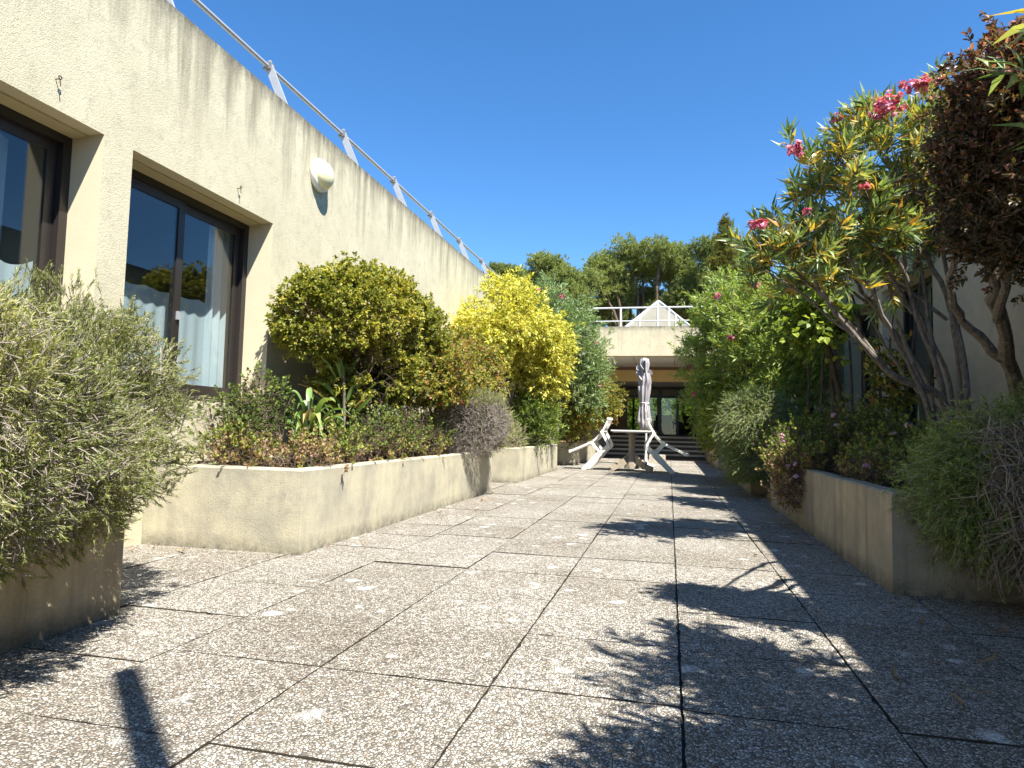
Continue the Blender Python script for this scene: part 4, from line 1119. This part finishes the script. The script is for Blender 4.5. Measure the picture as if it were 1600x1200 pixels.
# hanging climber with browned leaves in front of the windows
b6 = P(1395, 690, 6.4); b6[2] = soilz
plant('climber', 'thin climber with browned green leaves hanging before the dark window', 'climber', b6, 36,
      [(*P(1392, 570, 6.3), .15, .2, .42), (*P(1375, 620, 6.4), .12, .2, .2)], [([b6, P(1396, 620, 6.35), P(1390, 540, 6.3), P(1400, 460, 6.2)], .012, .006)],
      24, 5, .10, 5, .06, .04, 'mottled', 'bark_dark', 'broad', 1.0, .06, tint_std(.45, .28, .2, 3, 0, 17), .5, .0, .6, .2, .2, None, notwall(), None, .002, .35, .6, .003)
for a_, lab in ((6.1, 'dark slender oleander stems rising in front of the shaded wall'),):
    t = thing('oleander', lab, 'shrub', (1.9, 7.5, soilz))
    rgx = np.random.default_rng(5); m = MB(); lv = MB()
    trs = [([P(x0, 690, Y), P((x0 + x1) / 2 + rgx.normal() * 4, 560, Y), P(x1, 420, Y)], .017, .009) for x0, x1, Y in ((1300, 1310, 8.2), (1282, 1300, 8.4), (1335, 1322, 8.0), (1378, 1366, 7.2), (1262, 1256, 8.6), (1408, 1440, 6.8))]
    A = np.array([q[0][-1] + np.array([0, 0, .1]) for q in trs]); A = np.repeat(A, 7, 0) + rgx.normal(size=(42, 3)) * .14
    grow(rgx, m, trs, A, .004)
    aa = np.repeat(A, 3, 0); dd = nrm(rgx.normal(size=aa.shape) * .6 + (0, 0, .6)); ok = notwall()(aa + dd * .15)
    twig_leaves(rgx, lv, m, aa[ok], dd[ok], .15, 9, .11, .02, .8, tint_std(.38, .12, .1, 3, 0, 3), 'lance', .003)
    m.build('trunks', MT['bark_dark'], t); lv.build('foliage', MT['oleander'], t)

# -- pelargoniums: low tangle with dead leaves
def pel_extra(rg, o, t, v): return v + np.clip(.66 - o[..., 2], -.12, .3) * 1.7


def pelargonium(label, base, blobs, seed, n, mean=.45, flowers=0, keep=None):
    t, rg = plant('pelargonium', label, 'flowering plant', base, seed, blobs, stems_from(base, [np.array(b[:3]) for b in blobs] * 2, .008, .005, np.random.default_rng(seed)),
                  n, 4, .11, 7, .024, .023, 'pelargonium', 'twig_brown', 'broad', 1.0, .06, tint_std(mean - .08, .2, .2, 7, -.3, seed, pel_extra), .45, 1.0, .5, .2, .3, None, keep, None, .0022, 0, .5, .003, t0=.35, dead_twigs=(n * 7, .12, .0019, keep))
    for q in range(flowers):
        b = blobs[q % len(blobs)]; an = rg.uniform(0, 6.28)
        flower_cluster(t, np.array(b[:3]) + np.array([-.75 * b[3] * abs(math.cos(an)), -.8 * b[4] * abs(math.sin(an)), b[5] * rg.uniform(.2, 1.05)]), .022, 7, 'lilac', seed * 10 + q, .016)
    return t


pelargonium('straggling pelargonium under the two sash window', (-2.72, 4.05, soilz), [(-2.78, 4.0, .70, .26, .22, .24), (-2.88, 4.3, .88, .16, .2, .22)], 41, 90, .42)
pelargonium('reddish pelargonium in the middle of the long sunlit planter front', (-2.35, 4.7, soilz), [(-2.38, 4.55, .57, .2, .35, .13), (-2.3, 5.1, .64, .18, .3, .19)], 42, 105, .46, 0, lambda p: p[:, 0] < -2.02)
pelargonium('green pelargonium below the clipped dome shrub', (-2.35, 5.7, soilz), [(-2.36, 5.55, .72, .24, .35, .26), (-2.3, 6.1, .64, .2, .35, .2), (-2.45, 6.5, .62, .25, .3, .18)], 43, 170, .42, 0, None)
pelargonium('browned pelargonium at the near corner of the long sunlit planter', (-2.55, 3.95, soilz), [(-2.3, 3.98, .52, .16, .22, .09), (-2.65, 3.82, .53, .3, .14, .09)], 44, 55, .7, 0, None)
pelargonium('pink flowered pelargonium trailing down the shaded planter side', (1.25, 6.4, soilz), [(1.12, 6.3, .55, .22, .5, .22), (1.02, 6.2, .35, .10, .35, .22), (1.2, 6.9, .62, .28, .45, .22)], 45, 300, .5, 14, lambda p: p[:, 2] > .12)
pelargonium('tall leafy pelargonium between the oleander trunks and the trailing one', (1.5, 6.0, soilz), [(1.5, 6.0, .72, .28, .45, .26), (1.62, 5.3, .66, .25, .4, .2)], 46, 200, .52, 5, None)
pelargonium('sparse reddish pelargonium over the streaked shaded planter corner', (1.32, 4.9, soilz), [(1.3, 4.9, .56, .2, .45, .12), (1.6, 4.5, .58, .25, .4, .14)], 47, 130, .58, 1, lambda p: p[:, 0] > 1.1)
pelargonium('small pelargonium in front of the shaded wall near the rosemary', (1.55, 8.0, soilz), [(1.5, 7.6, .68, .25, .25, .25)], 48, 90, .5, 4, None)

# -- strap leaved plants
def strap_plant(name, label, cat, base, n, L, W, seed, spread, bend, mean=.45, stem=0.0):
    rg = np.random.default_rng(seed); t = thing(name, label, cat, base)
    m = MB(); b = np.array(base, float)
    for k in range(n):
        an = rg.uniform(0, 6.28); out = np.array([math.cos(an), math.sin(an), 0]) * spread * rg.uniform(.3, 1.2)
        l = L * rg.uniform(.6, 1.15); u = np.linspace(0, 1, 7)[:, None]
        q0 = b + out * .12 + np.array([0, 0, stem * rg.uniform(.45, 1)])
        pts = q0 + out * l * u + np.array([0, 0, 1.0]) * (l * u - bend * l * u ** 2.2 * rg.uniform(.5, 1.3))
        s = nrm(np.array([-math.sin(an), math.cos(an), 0]) + rg.normal(size=3) * .3)
        w = W * np.array([.7, .95, 1, .95, .75, .45, .04])[:, None] / 2
        fold = np.array([0, 0, .25 * W])
        V = np.concatenate([pts - s * w + fold, pts, pts + s * w + fold])
        f = [(i, i + 1, 7 + i + 1, 7 + i) for i in range(6)] + [(7 + i, 7 + i + 1, 14 + i + 1, 14 + i) for i in range(6)]
        tn = np.clip(mean + .2 * rg.normal() + np.tile(np.linspace(-.1, .12, 7), 3), 0, 1)
        m.add(V, f, tn)
    if stem:
        s_ = MB(); s_.tube([b, b + (.01, .01, stem * .5), b + (-.01, 0, stem)], .012, 6); s_.build('stem', MT['bark'], t)
    m.build('leaves', MT['strap'], t, True)
    return t


strap_plant('euphorbia', 'tall strap leaved plant with drooping green rosettes beside the clipped dome', 'plant', (-2.62, 4.55, soilz), 30, .30, .05, 51, .8, 1.0, .6, .5)
strap_plant('euphorbia', 'taller green rosette on a bare stem in front of the clipped dome', 'plant', (-2.58, 5.0, soilz), 24, .24, .038, 52, .95, .45, .6, .78)
strap_plant('iris', 'short iris fan with bent pale leaves at the near planter edge', 'plant', (-2.34, 3.98, soilz), 7, .26, .032, 53, .5, .7, .55)
strap_plant('iris', 'iris clump with a browned bent leaf under the two sash window', 'plant', (-2.62, 3.86, soilz), 7, .30, .035, 54, .45, .75, .62)
strap_plant('agapanthus', 'upright sword leaved clump between the oleander trunks and the shaded wall', 'plant', P(1432, 700, 5.6) * (1, 1, 0) + (0, 0, soilz), 9, .62, .04, 55, .28, .08, .32)
strap_plant('iris', 'small iris fan behind the juniper beside the maroon tree trunk', 'plant', (2.12, 4.35, soilz), 7, .5, .03, 56, .45, .2, .35)

# -- beside the camera on the right: shrubs whose shadows fall across the paving
plant('round_shrub', 'dense rounded evergreen shrub in the planter beside the camera', 'shrub', (1.65, .75, soilz), 61,
      [(1.42, .95, 1.62, .36, .42, .34), (1.72, .6, 1.6, .4, .45, .36)], stems_from((1.65, .75, soilz), [(1.45, .9, 1.5), (1.7, .6, 1.5), (1.5, .7, 1.5)], .03, .014, rg0, 5, .04),
      420, 10, .09, 7, .045, .024, 'viburnum', 'twig_brown', 'broad', .95, .07, tint_std(.4, .2, .15, 4, -.1, 20), .8, .2, .55, .6, .08, None, lambda p: (p[:, 0] < RX - .05) & (p[:, 0] > 1.0 + .12 * p[:, 1]), None, .002)
t, rg = plant('oleander', 'leaning oleander beside the camera whose leaf tips enter the picture corner', 'shrub', (1.6, .7, soilz), 62,
      [(1.30, .95, 1.95, .36, .42, .34), (1.55, .45, 2.15, .4, .45, .34), (1.15, .35, 1.75, .33, .42, .3), (1.5, 1.25, 2.45, .26, .28, .2), (1.08, .85, 1.65, .26, .4, .26), (1.3, 1.45, 2.1, .25, .25, .25), (1.2, .0, 1.9, .3, .4, .3)],
      stems_from((1.6, .7, soilz), [(1.3, .9, 1.8), (1.55, .5, 2), (1.2, .4, 1.6), (1.5, 1.1, 2.2)], .03, .012, rg0, 5, .05),
      210, 4, .16, 11, .125, .024, 'oleander', 'bark', 'lance', .8, .09, tint_std(.45, .16, .1, 3, 0, 21), .6, .5, .5, .5, .15, None, lambda p: (p[:, 0] < RX - .05), None, .003, 0, .5, .005,
      extra_anchors=(np.array([P(1765, 55, 1.9), P(1770, 120, 1.9), P(1780, 170, 1.9)]), np.array([(-1, .2, .35), (-1, .1, 0.1), (-1, 0, -.15)])))

# slim post behind the viewpoint: its narrow shadow falls on the paving
hp = 4.6
bx, by = -1.61 + .488 * hp, 1.788 - .448 * hp
lp = thing('metal_post', 'slim dark metal post whose long narrow shadow falls across the near paving', 'post', (bx, by, 0))
m = MB(); m.tube([(bx, by, 0), (bx, by, 2), (bx, by, hp)], .042, 8); m.build('pole', MT['pole'], lp)
m = MB(); m.box((bx - .11, by - .11, 0), (bx + .11, by + .11, .015)); m.build('base_plate', MT['pole'], lp)


# ------------------------------------------------------------------ garden table, tilted chairs, parasol
TY = 13.45
tc = P(987, 736, TY); TX = tc[0]
tb = thing('garden_table', 'weathered pedestal garden table between the two tilted chairs', 'table', (TX, TY, 0))
m = MB(); h = .385; zt = .80
m.box((TX - h, TY - h, zt - .025), (TX + h, TY + h, zt)); m.box((TX - h + .03, TY - h + .03, zt - .05), (TX + h - .03, TY + h - .03, zt - .0255))
m.build('tabletop', MT['white_plastic'], tb)
m = MB(); m.lathe([(.12, .72), (.11, .745), (.068, .72), (.060, .5), (.064, .36), (.10, .30), (.13, .16), (.15, .05)], 10, (TX, TY, 0)); m.build('column', MT['taupe_plastic'], tb)
for sx in (-1, 1):
    for sy in (-1, 1):
        m = MB()
        q = np.array([TX, TY, 0]); o = np.array([sx * .72, sy * .5, 0])
        m.bar(q + o * .07 + (0, 0, .26), q + o * .36 + (0, 0, .11), .07, .13); m.bar(q + o * .33 + (0, 0, .11), q + o * .54 + (0, 0, .035), .065, .075)
        m.box((q + o * .5)[:3] - (.04, .04, -.0), (q + o * .5)[:3] + (.04, .04, .035))
        m.build('leg', MT['taupe_plastic'], tb)


def tilted_chair(label, px_off, mirror, Yc, yaw, tz=0.0):
    """profile read along the chair's own side: (outward from the table, height)"""
    k = .01257
    cv = lambda pts: [((x - 1013) * k, (736 - y) * k) for x, y in pts]
    back = cv([(1012, 657), (1015, 666), (1020, 676), (1027, 685), (1035, 692)])
    seat = cv([(1035, 692), (1044, 696.5), (1056, 702), (1071, 708.5)])
    e = P(1013, 700, Yc)
    org = np.array([P(1013 + px_off, 700, Yc)[0], Yc, 0])
    t = thing('garden_chair', label, 'chair', org, 'white garden chairs tilted against the table')
    cy, sy = math.cos(yaw), math.sin(yaw); mx = -1 if mirror else 1
    W_ = lambda u, v_, z: org + np.array([mx * (u * cy - v_ * sy), u * sy + v_ * cy, z + tz])
    def strips(name, prof, n, wid, th):
        m = MB(); pr = np.array(prof)
        # resample the profile smoothly
        tt = np.linspace(0, 1, len(pr)); u = np.linspace(0, 1, 9)
        pr = np.stack([np.interp(u, tt, pr[:, 0]), np.interp(u, tt, pr[:, 1])], 1)
        pr[1:-1] = (pr[:-2] + 2 * pr[1:-1] + pr[2:]) / 4
        nr = np.gradient(pr, axis=0); nr = nrm(np.stack([-nr[:, 1], nr[:, 0]], 1))
        for q in range(n):
            a = -wid / 2 + wid * (q + .12) / n; b_ = -wid / 2 + wid * (q + .88) / n
            V = []
            for (x, z), nn_ in zip(pr, nr):
                for s_, v_ in ((0, a), (0, b_), (th, b_), (th, a)):
                    V.append(W_(x - nn_[0] * s_, v_, z - nn_[1] * s_))
            f = [(4 * i + j, 4 * i + (j + 1) % 4, 4 * i + 4 + (j + 1) % 4, 4 * i + 4 + j) for i in range(8) for j in range(4)] + [(0, 1, 2, 3), (32, 33, 34, 35)]
            m.add(V, f)
        for i in ((0, 4, 8) if name == 'backrest' else (0, 8)):
            x, z = pr[i] - nr[i] * th * .5
            m.bar(W_(x, -wid / 2, z), W_(x, wid / 2, z), .045, th * 1.25)
        m.build(name, MT['white_plastic'], t)
    strips('backrest', back, 6, .46, .034); strips('seat', seat, 6, .46, .042)
    for sd in (-.245, .245):
        m = MB(); p = cv([(1009, 699), (1022, 711), (1036, 725), (1049, 738.5)])
        for a, b_, w_ in zip(p, p[1:], (.07, .105, .085)): m.bar(W_(a[0], sd, a[1]), W_(b_[0], sd, b_[1]), w_, .05, up=(0, 1, 0))
        m.build('leg', MT['white_plastic'], t)
        m = MB(); p = cv([(1036, 695), (1029, 703), (1022, 711)])
        for a, b_ in zip(p, p[1:]): m.bar(W_(a[0], sd, a[1]), W_(b_[0], sd, b_[1]), .045, .06, up=(0, 1, 0))
        m.build('leg', MT['white_plastic'], t)
        m = MB(); p = cv([(1021, 677), (1014, 689), (1009, 699)])
        for a, b_ in zip(p, p[1:]): m.bar(W_(a[0], sd, a[1]), W_(b_[0], sd, b_[1]), .05, .05, up=(0, 1, 0))
        m.build('arm', MT['white_plastic'], t)


tilted_chair('white slatted garden chair tilted against the table on the parasol side', 0, False, 13.35, .10, .03)
tilted_chair('white slatted garden chair tilted against the table beside the sunlit planters', -63, True, 13.5, .07, .03)

PY = 15.9
pc = P(1009, 727, PY); pc[2] = 0
pa = thing('parasol', 'closed grey white parasol drooping on its white pole behind the table', 'parasol', pc)
m = MB(); m.tube([pc, pc + (0, 0, 1.2), pc + (-.02, 0, 2.42)], .024, 8); m.build('pole', MT['white_metal'], pa)
m = MB(); m.lathe([(0, 0), (.20, 0), (.20, .03), (.06, .06), (.035, .10), (.035, .26), (0, .26)], 16, pc); m.build('base', MT['white_metal'], pa)
rgp = np.random.default_rng(4); ph = rgp.uniform(0, 6.28, 20)
prof = [(.02, 2.50), (.10, 2.47), (.125, 2.36), (.10, 2.24), (.13, 2.12), (.165, 2.02), (.175, 1.93), (.15, 1.86), (.165, 1.82), (.15, 1.68), (.125, 1.52), (.10, 1.44), (.12, 1.36), (.15, 1.22), (.165, 1.05), (.17, .98), (.155, .965), (.13, .90), (.10, .82), (.03, .80)]
m = MB(); m.lathe(prof, 90, pc + (-.05, 0, 0), wob=lambda i, a: 1 - .34 * np.abs(np.sin(a * 5 + .35 * np.sin(i * .7) + ph[i // 7])) * min(1, i / 3) + .10 * np.sin(a * 2 + ph[i // 4]) + .05 * np.sin(a * 17 + ph[i])); m.build('canopy', MT['parasol'], pa, True)
m = MB()
for k in range(9):
    an = rgp.uniform(0, 6.28); z = rgp.uniform(2.0, 2.3); r = .13
    q = pc + (-.05 + r * math.cos(an), r * math.sin(an), z)
    out = np.array([math.cos(an), math.sin(an), 0]); sd = np.array([-math.sin(an), math.cos(an), 0])
    pts = [q + out * a + sd * b_ + np.array([0, 0, c_]) for a, b_, c_ in ((-.02, -.05, .05), (.05, -.04, .03), (.065, .0, -.03), (.055, .04, -.07), (-.02, .05, -.10), (-.03, .0, -.02))]
    m.add(pts, [(0, 1, 2, 5), (5, 2, 3, 4)])
m.build('valance_flap', MT['parasol'], pa)
m = MB(); m.box(pc + (-.075, -.150, 2.13), pc + (-.03, -.132, 2.42)); m.build('slit_shade', MT['black_alu'], pa)  # dark strip standing in for the shade inside the cloth slit
m = MB(); a = np.linspace(0, 6.28, 14); m.tube(np.stack([pc[0] - .05 + .112 * np.cos(a), pc[1] + .112 * np.sin(a), 1.44 + .01 * np.sin(a * 2)], 1), .010, 6)
m.tube([pc + (.0, -.12, 1.45), pc + (.03, -.15, 1.3), pc + (.0, -.17, 1.2), pc + (-.02, -.15, 1.3), pc + (-.01, -.12, 1.44)], .008, 6); m.build('tie_cord', MT['white_plastic'], pa)
q = P(1027, 727, 17.2)
m = MB(); m.box((q[0] - .2, 17.05, 0), (q[0] + .2, 17.35, .20)); m.box((q[0] - .18, 17.07, .20), (q[0] + .18, 17.33, .215))
tag(m.build('concrete_block', MT['block'], loc=(q[0], 17.2, 0)), 'pale concrete block on the paving behind the tilted chair', 'block')


# ------------------------------------------------------------------ trees beyond
def far_tree(name, label, cat, base, blobs, seed, sub, n, nl, LL, LW, leafmat, mean=.45, shape='needle', trunk_r=.2, tops=None, gap=None, crown_up=.4):
    rg = np.random.default_rng(seed)
    t = thing(name, label, cat, base, 'trees beyond the entrance building')
    sb = []
    for b in blobs:
        b = np.array(b, float)
        for _ in range(sub):
            d = nrm(rg.normal(size=3)); s = rg.uniform(.42, .66)
            c_ = b[:3] + d * b[3:] * rg.uniform(.2, .85)
            sb.append((*c_, *(b[3:] * s * np.array([1, 1, .8]))))
    A, D = sample_blobs(rg, sb, n, .3, .25, None, gap, seed)
    st_, lv = MB(), MB()
    tops = tops or [np.array(b[:3]) for b in blobs]
    trunks = stems_from(base, tops, trunk_r, trunk_r * .3, rg, 5, .25)
    grow(rg, st_, trunks, np.array([s_[:3] for s_ in sb]), .025, 5)
    d = nrm(D * .7 + np.array([0, 0, crown_up]) + rg.normal(size=D.shape) * .5)
    twig_leaves(rg, lv, st_, A, d, LL * 1.2, nl, LL, LW, .9, tint_std(mean, .16, .22, .9, 0, seed), shape, .012, .4, 0, .2, .5)
    st_.build('trunk', MT['pine_bark'], t); lv.build('crown', MT[leafmat], t)
    return t


def px_blobs(lst, Y):
    k = Y * .97 / 1050
    return [(*P(x, y, Y + dy), rx * k * 1.22, max(rx, rz) * k, rz * k * 1.15) for x, y, rx, rz, dy in lst]


def gp(px, Y): q = P(px, 600, Y); return np.array([q[0], q[1], -.06])


far_tree('pine_tree', 'broad umbrella pine with open crown and sky gap straight above the rooflight', 'tree', gp(1008, 44), px_blobs([(945, 412, 30, 26, 0), (985, 398, 32, 28, 1), (1030, 392, 36, 26, 0), (1062, 410, 34, 30, 1), (1082, 440, 30, 30, 0), (940, 445, 28, 26, 0), (965, 465, 24, 26, 1), (1050, 440, 26, 26, 2), (1060, 470, 40, 26, 0), (1005, 418, 30, 22, 2), (960, 440, 26, 24, 2), (1085, 470, 30, 30, 1), (945, 480, 34, 24, 2), (1004, 470, 22, 22, 3), (985, 448, 20, 26, 3), (1022, 455, 18, 24, 3)], 44),
         71, 9, 11500, 14, .19, .042, 'pine', .56, 'needle', .22)
far_tree('pine_tree', 'rounded pine between the lemon yellow shrub and the umbrella pine', 'tree', gp(870, 40), px_blobs([(858, 418, 30, 26, 0), (880, 440, 30, 28, 0), (850, 450, 28, 26, 1), (895, 470, 30, 30, 0), (915, 445, 20, 24, 1), (865, 485, 34, 24, 0), (835, 470, 28, 26, 1), (890, 490, 34, 26, 2)], 40),
         72, 9, 7000, 14, .19, .042, 'pine', .60, 'needle', .2)
far_tree('pine_tree', 'low distant pine emerging behind the end of the sunlit parapet', 'tree', gp(795, 46), px_blobs([(775, 428, 22, 18, 0), (800, 432, 26, 20, 0), (825, 448, 26, 24, 1), (795, 460, 34, 26, 0), (825, 470, 30, 26, 2), (770, 455, 26, 24, 2)], 46),
         73, 8, 5000, 14, .20, .045, 'pine', .5, 'needle', .2)
far_tree('pine_tree', 'pine partly hidden behind the cypress', 'tree', gp(1125, 42), px_blobs([(1105, 402, 22, 22, 0), (1135, 410, 30, 26, 1), (1120, 440, 30, 28, 0), (1160, 430, 30, 30, 0), (1110, 470, 34, 30, 2), (1150, 470, 34, 30, 2)], 42),
         74, 8, 5500, 14, .20, .045, 'pine', .42, 'needle', .2)
far_tree('pine_tree', 'dark shaggy pine low behind the roof railing', 'tree', gp(950, 50), px_blobs([(925, 490, 30, 24, 0), (965, 495, 26, 16, 1), (1010, 500, 30, 12, 0), (1050, 498, 34, 16, 0), (1090, 490, 30, 24, 0), (890, 500, 34, 24, 0)], 50),
         75, 7, 6000, 14, .22, .05, 'pine', .34, 'needle', .2, gap=(.9, -.5))
cyb = []
for i in range(14):
    u = i / 13.; cyb.append((1133 + 4 * math.sin(i * 2.1), 352 + 150 * u, 4 + 28 * u ** .85, 12, 0))
far_tree('cypress_tree', 'narrow pointed dark golden cypress beside the oleander on the shaded side', 'tree', gp(1133, 27), px_blobs(cyb, 27), 76, 8, 4200, 14, .12, .030, 'cypress', .36, 'needle', .14,
         [np.array(P(1133, 352, 27)), np.array(P(1133, 400, 27))], None, .9)
for i, (x, lab) in enumerate(((-2.2, 'green bush seen through the glass door behind the parasol'), (-.5, 'green bush seen through the middle glass door'), (1.1, 'green bush seen through the glass door nearest the shaded planters'))):
    plant('leafy_shrub', lab, 'shrub', (x, 35.0, -.06), 90 + i, [(x, 35, 1.3, 1.2, .8, 1.5), (x + .3, 35.4, 2.2, 1.0, .7, 1.0)], stems_from((x, 35, -.06), [(x, 35, 1.5), (x + .4, 35, 2), (x - .5, 35, 1.5)], .04, .02, rg0),
          300, 8, .22, 7, .13, .06, 'fresh', 'twig_brown', 'broad', .9, .2, tint_std(.5, .2, .2, 2, 0, 30 + i), .7, .3, .6, .4, .2, None, None, 'bushes behind the lobby', .004)

# ------------------------------------------------------------------ fallen leaves, one by one
rgf = np.random.default_rng(23)
protos = []
for L_, W_, sh in ((.11, .018, 'lance'), (.085, .016, 'lance'), (.04, .024, 'broad')):
    m = MB()
    u = np.linspace(0, 1, 6)[:, None]
    crv = np.concatenate([u * L_ - L_ / 2, .012 * np.sin(u * 5), .006 + .016 * (u - .4) ** 2 * 4 * (L_ / .11)], 1)
    w = W_ * np.array([.15, .8, 1, .9, .6, .05])[:, None] / 2
    V = np.concatenate([crv - np.array([0, 1, 0]) * w + (0, 0, .003), crv, crv + np.array([0, 1, 0]) * w + (0, 0, .004)])
    f = [(i, i + 1, 7 - 1 + i + 1, 6 + i) for i in range(5)] + [(6 + i, 7 + i, 13 + i, 12 + i) for i in range(5)]
    m.add(V, f, rgf.uniform(.45, .95))
    protos.append(m)
spots = [(1222, 905), (1290, 912), (1275, 958), (1300, 820), (1170, 815), (1240, 850), (1232, 800), (1500, 1105), (1540, 1040), (1380, 960), (1330, 940), (1440, 975), (1525, 1085), (1190, 790), (1225, 770), (1270, 870), (1395, 945), (1420, 950), (1160, 760), (1130, 752), (1310, 900), (1350, 985), (1480, 985), (1560, 990), (1590, 965), (1100, 830), (1005, 790), (832, 790), (885, 741), (892, 742), (1060, 700 + 60), (1180, 870), (1210, 920), (1460, 1040), (1400, 1060), (1370, 900), (1330, 870), (205, 862), (283, 864), (240, 856), (1140, 778), (1255, 905)]
for _ in range(34):
    right = rgf.uniform() < .6
    x_ = (PR - .03 - abs(rgf.normal()) * .16) if right else (PL + .03 + abs(rgf.normal()) * .12)
    y_ = rgf.uniform(3.7, 8.5)
    c_ = M @ (np.array([x_, y_, 0]) - np.array([0, 0, CAMH])); spots.append((CX + F * c_[0] / -c_[2], CY - F * c_[1] / -c_[2]))
first = {}
for i, (px_, py_) in enumerate(spots):
    d = ray(px_, py_); q = np.array([0, 0, CAMH]) + d * (-CAMH / d[2])
    k = int(rgf.choice([0, 0, 1, 2]))
    if k not in first:
        o = protos[k].build('fallen_leaf', MT['dead']); first[k] = o
    else:
        o = first[k].copy(); COL.objects.link(o)
    tag(o, 'small dry curled leaf lying on the pebble paving', 'leaf', 'dry leaves scattered on the paving')
    o.location = (q[0], q[1], .004); o.rotation_euler = (0, 0, rgf.uniform(0, 6.28)); s_ = rgf.uniform(.55, 1.05); o.scale = (s_, s_, s_)
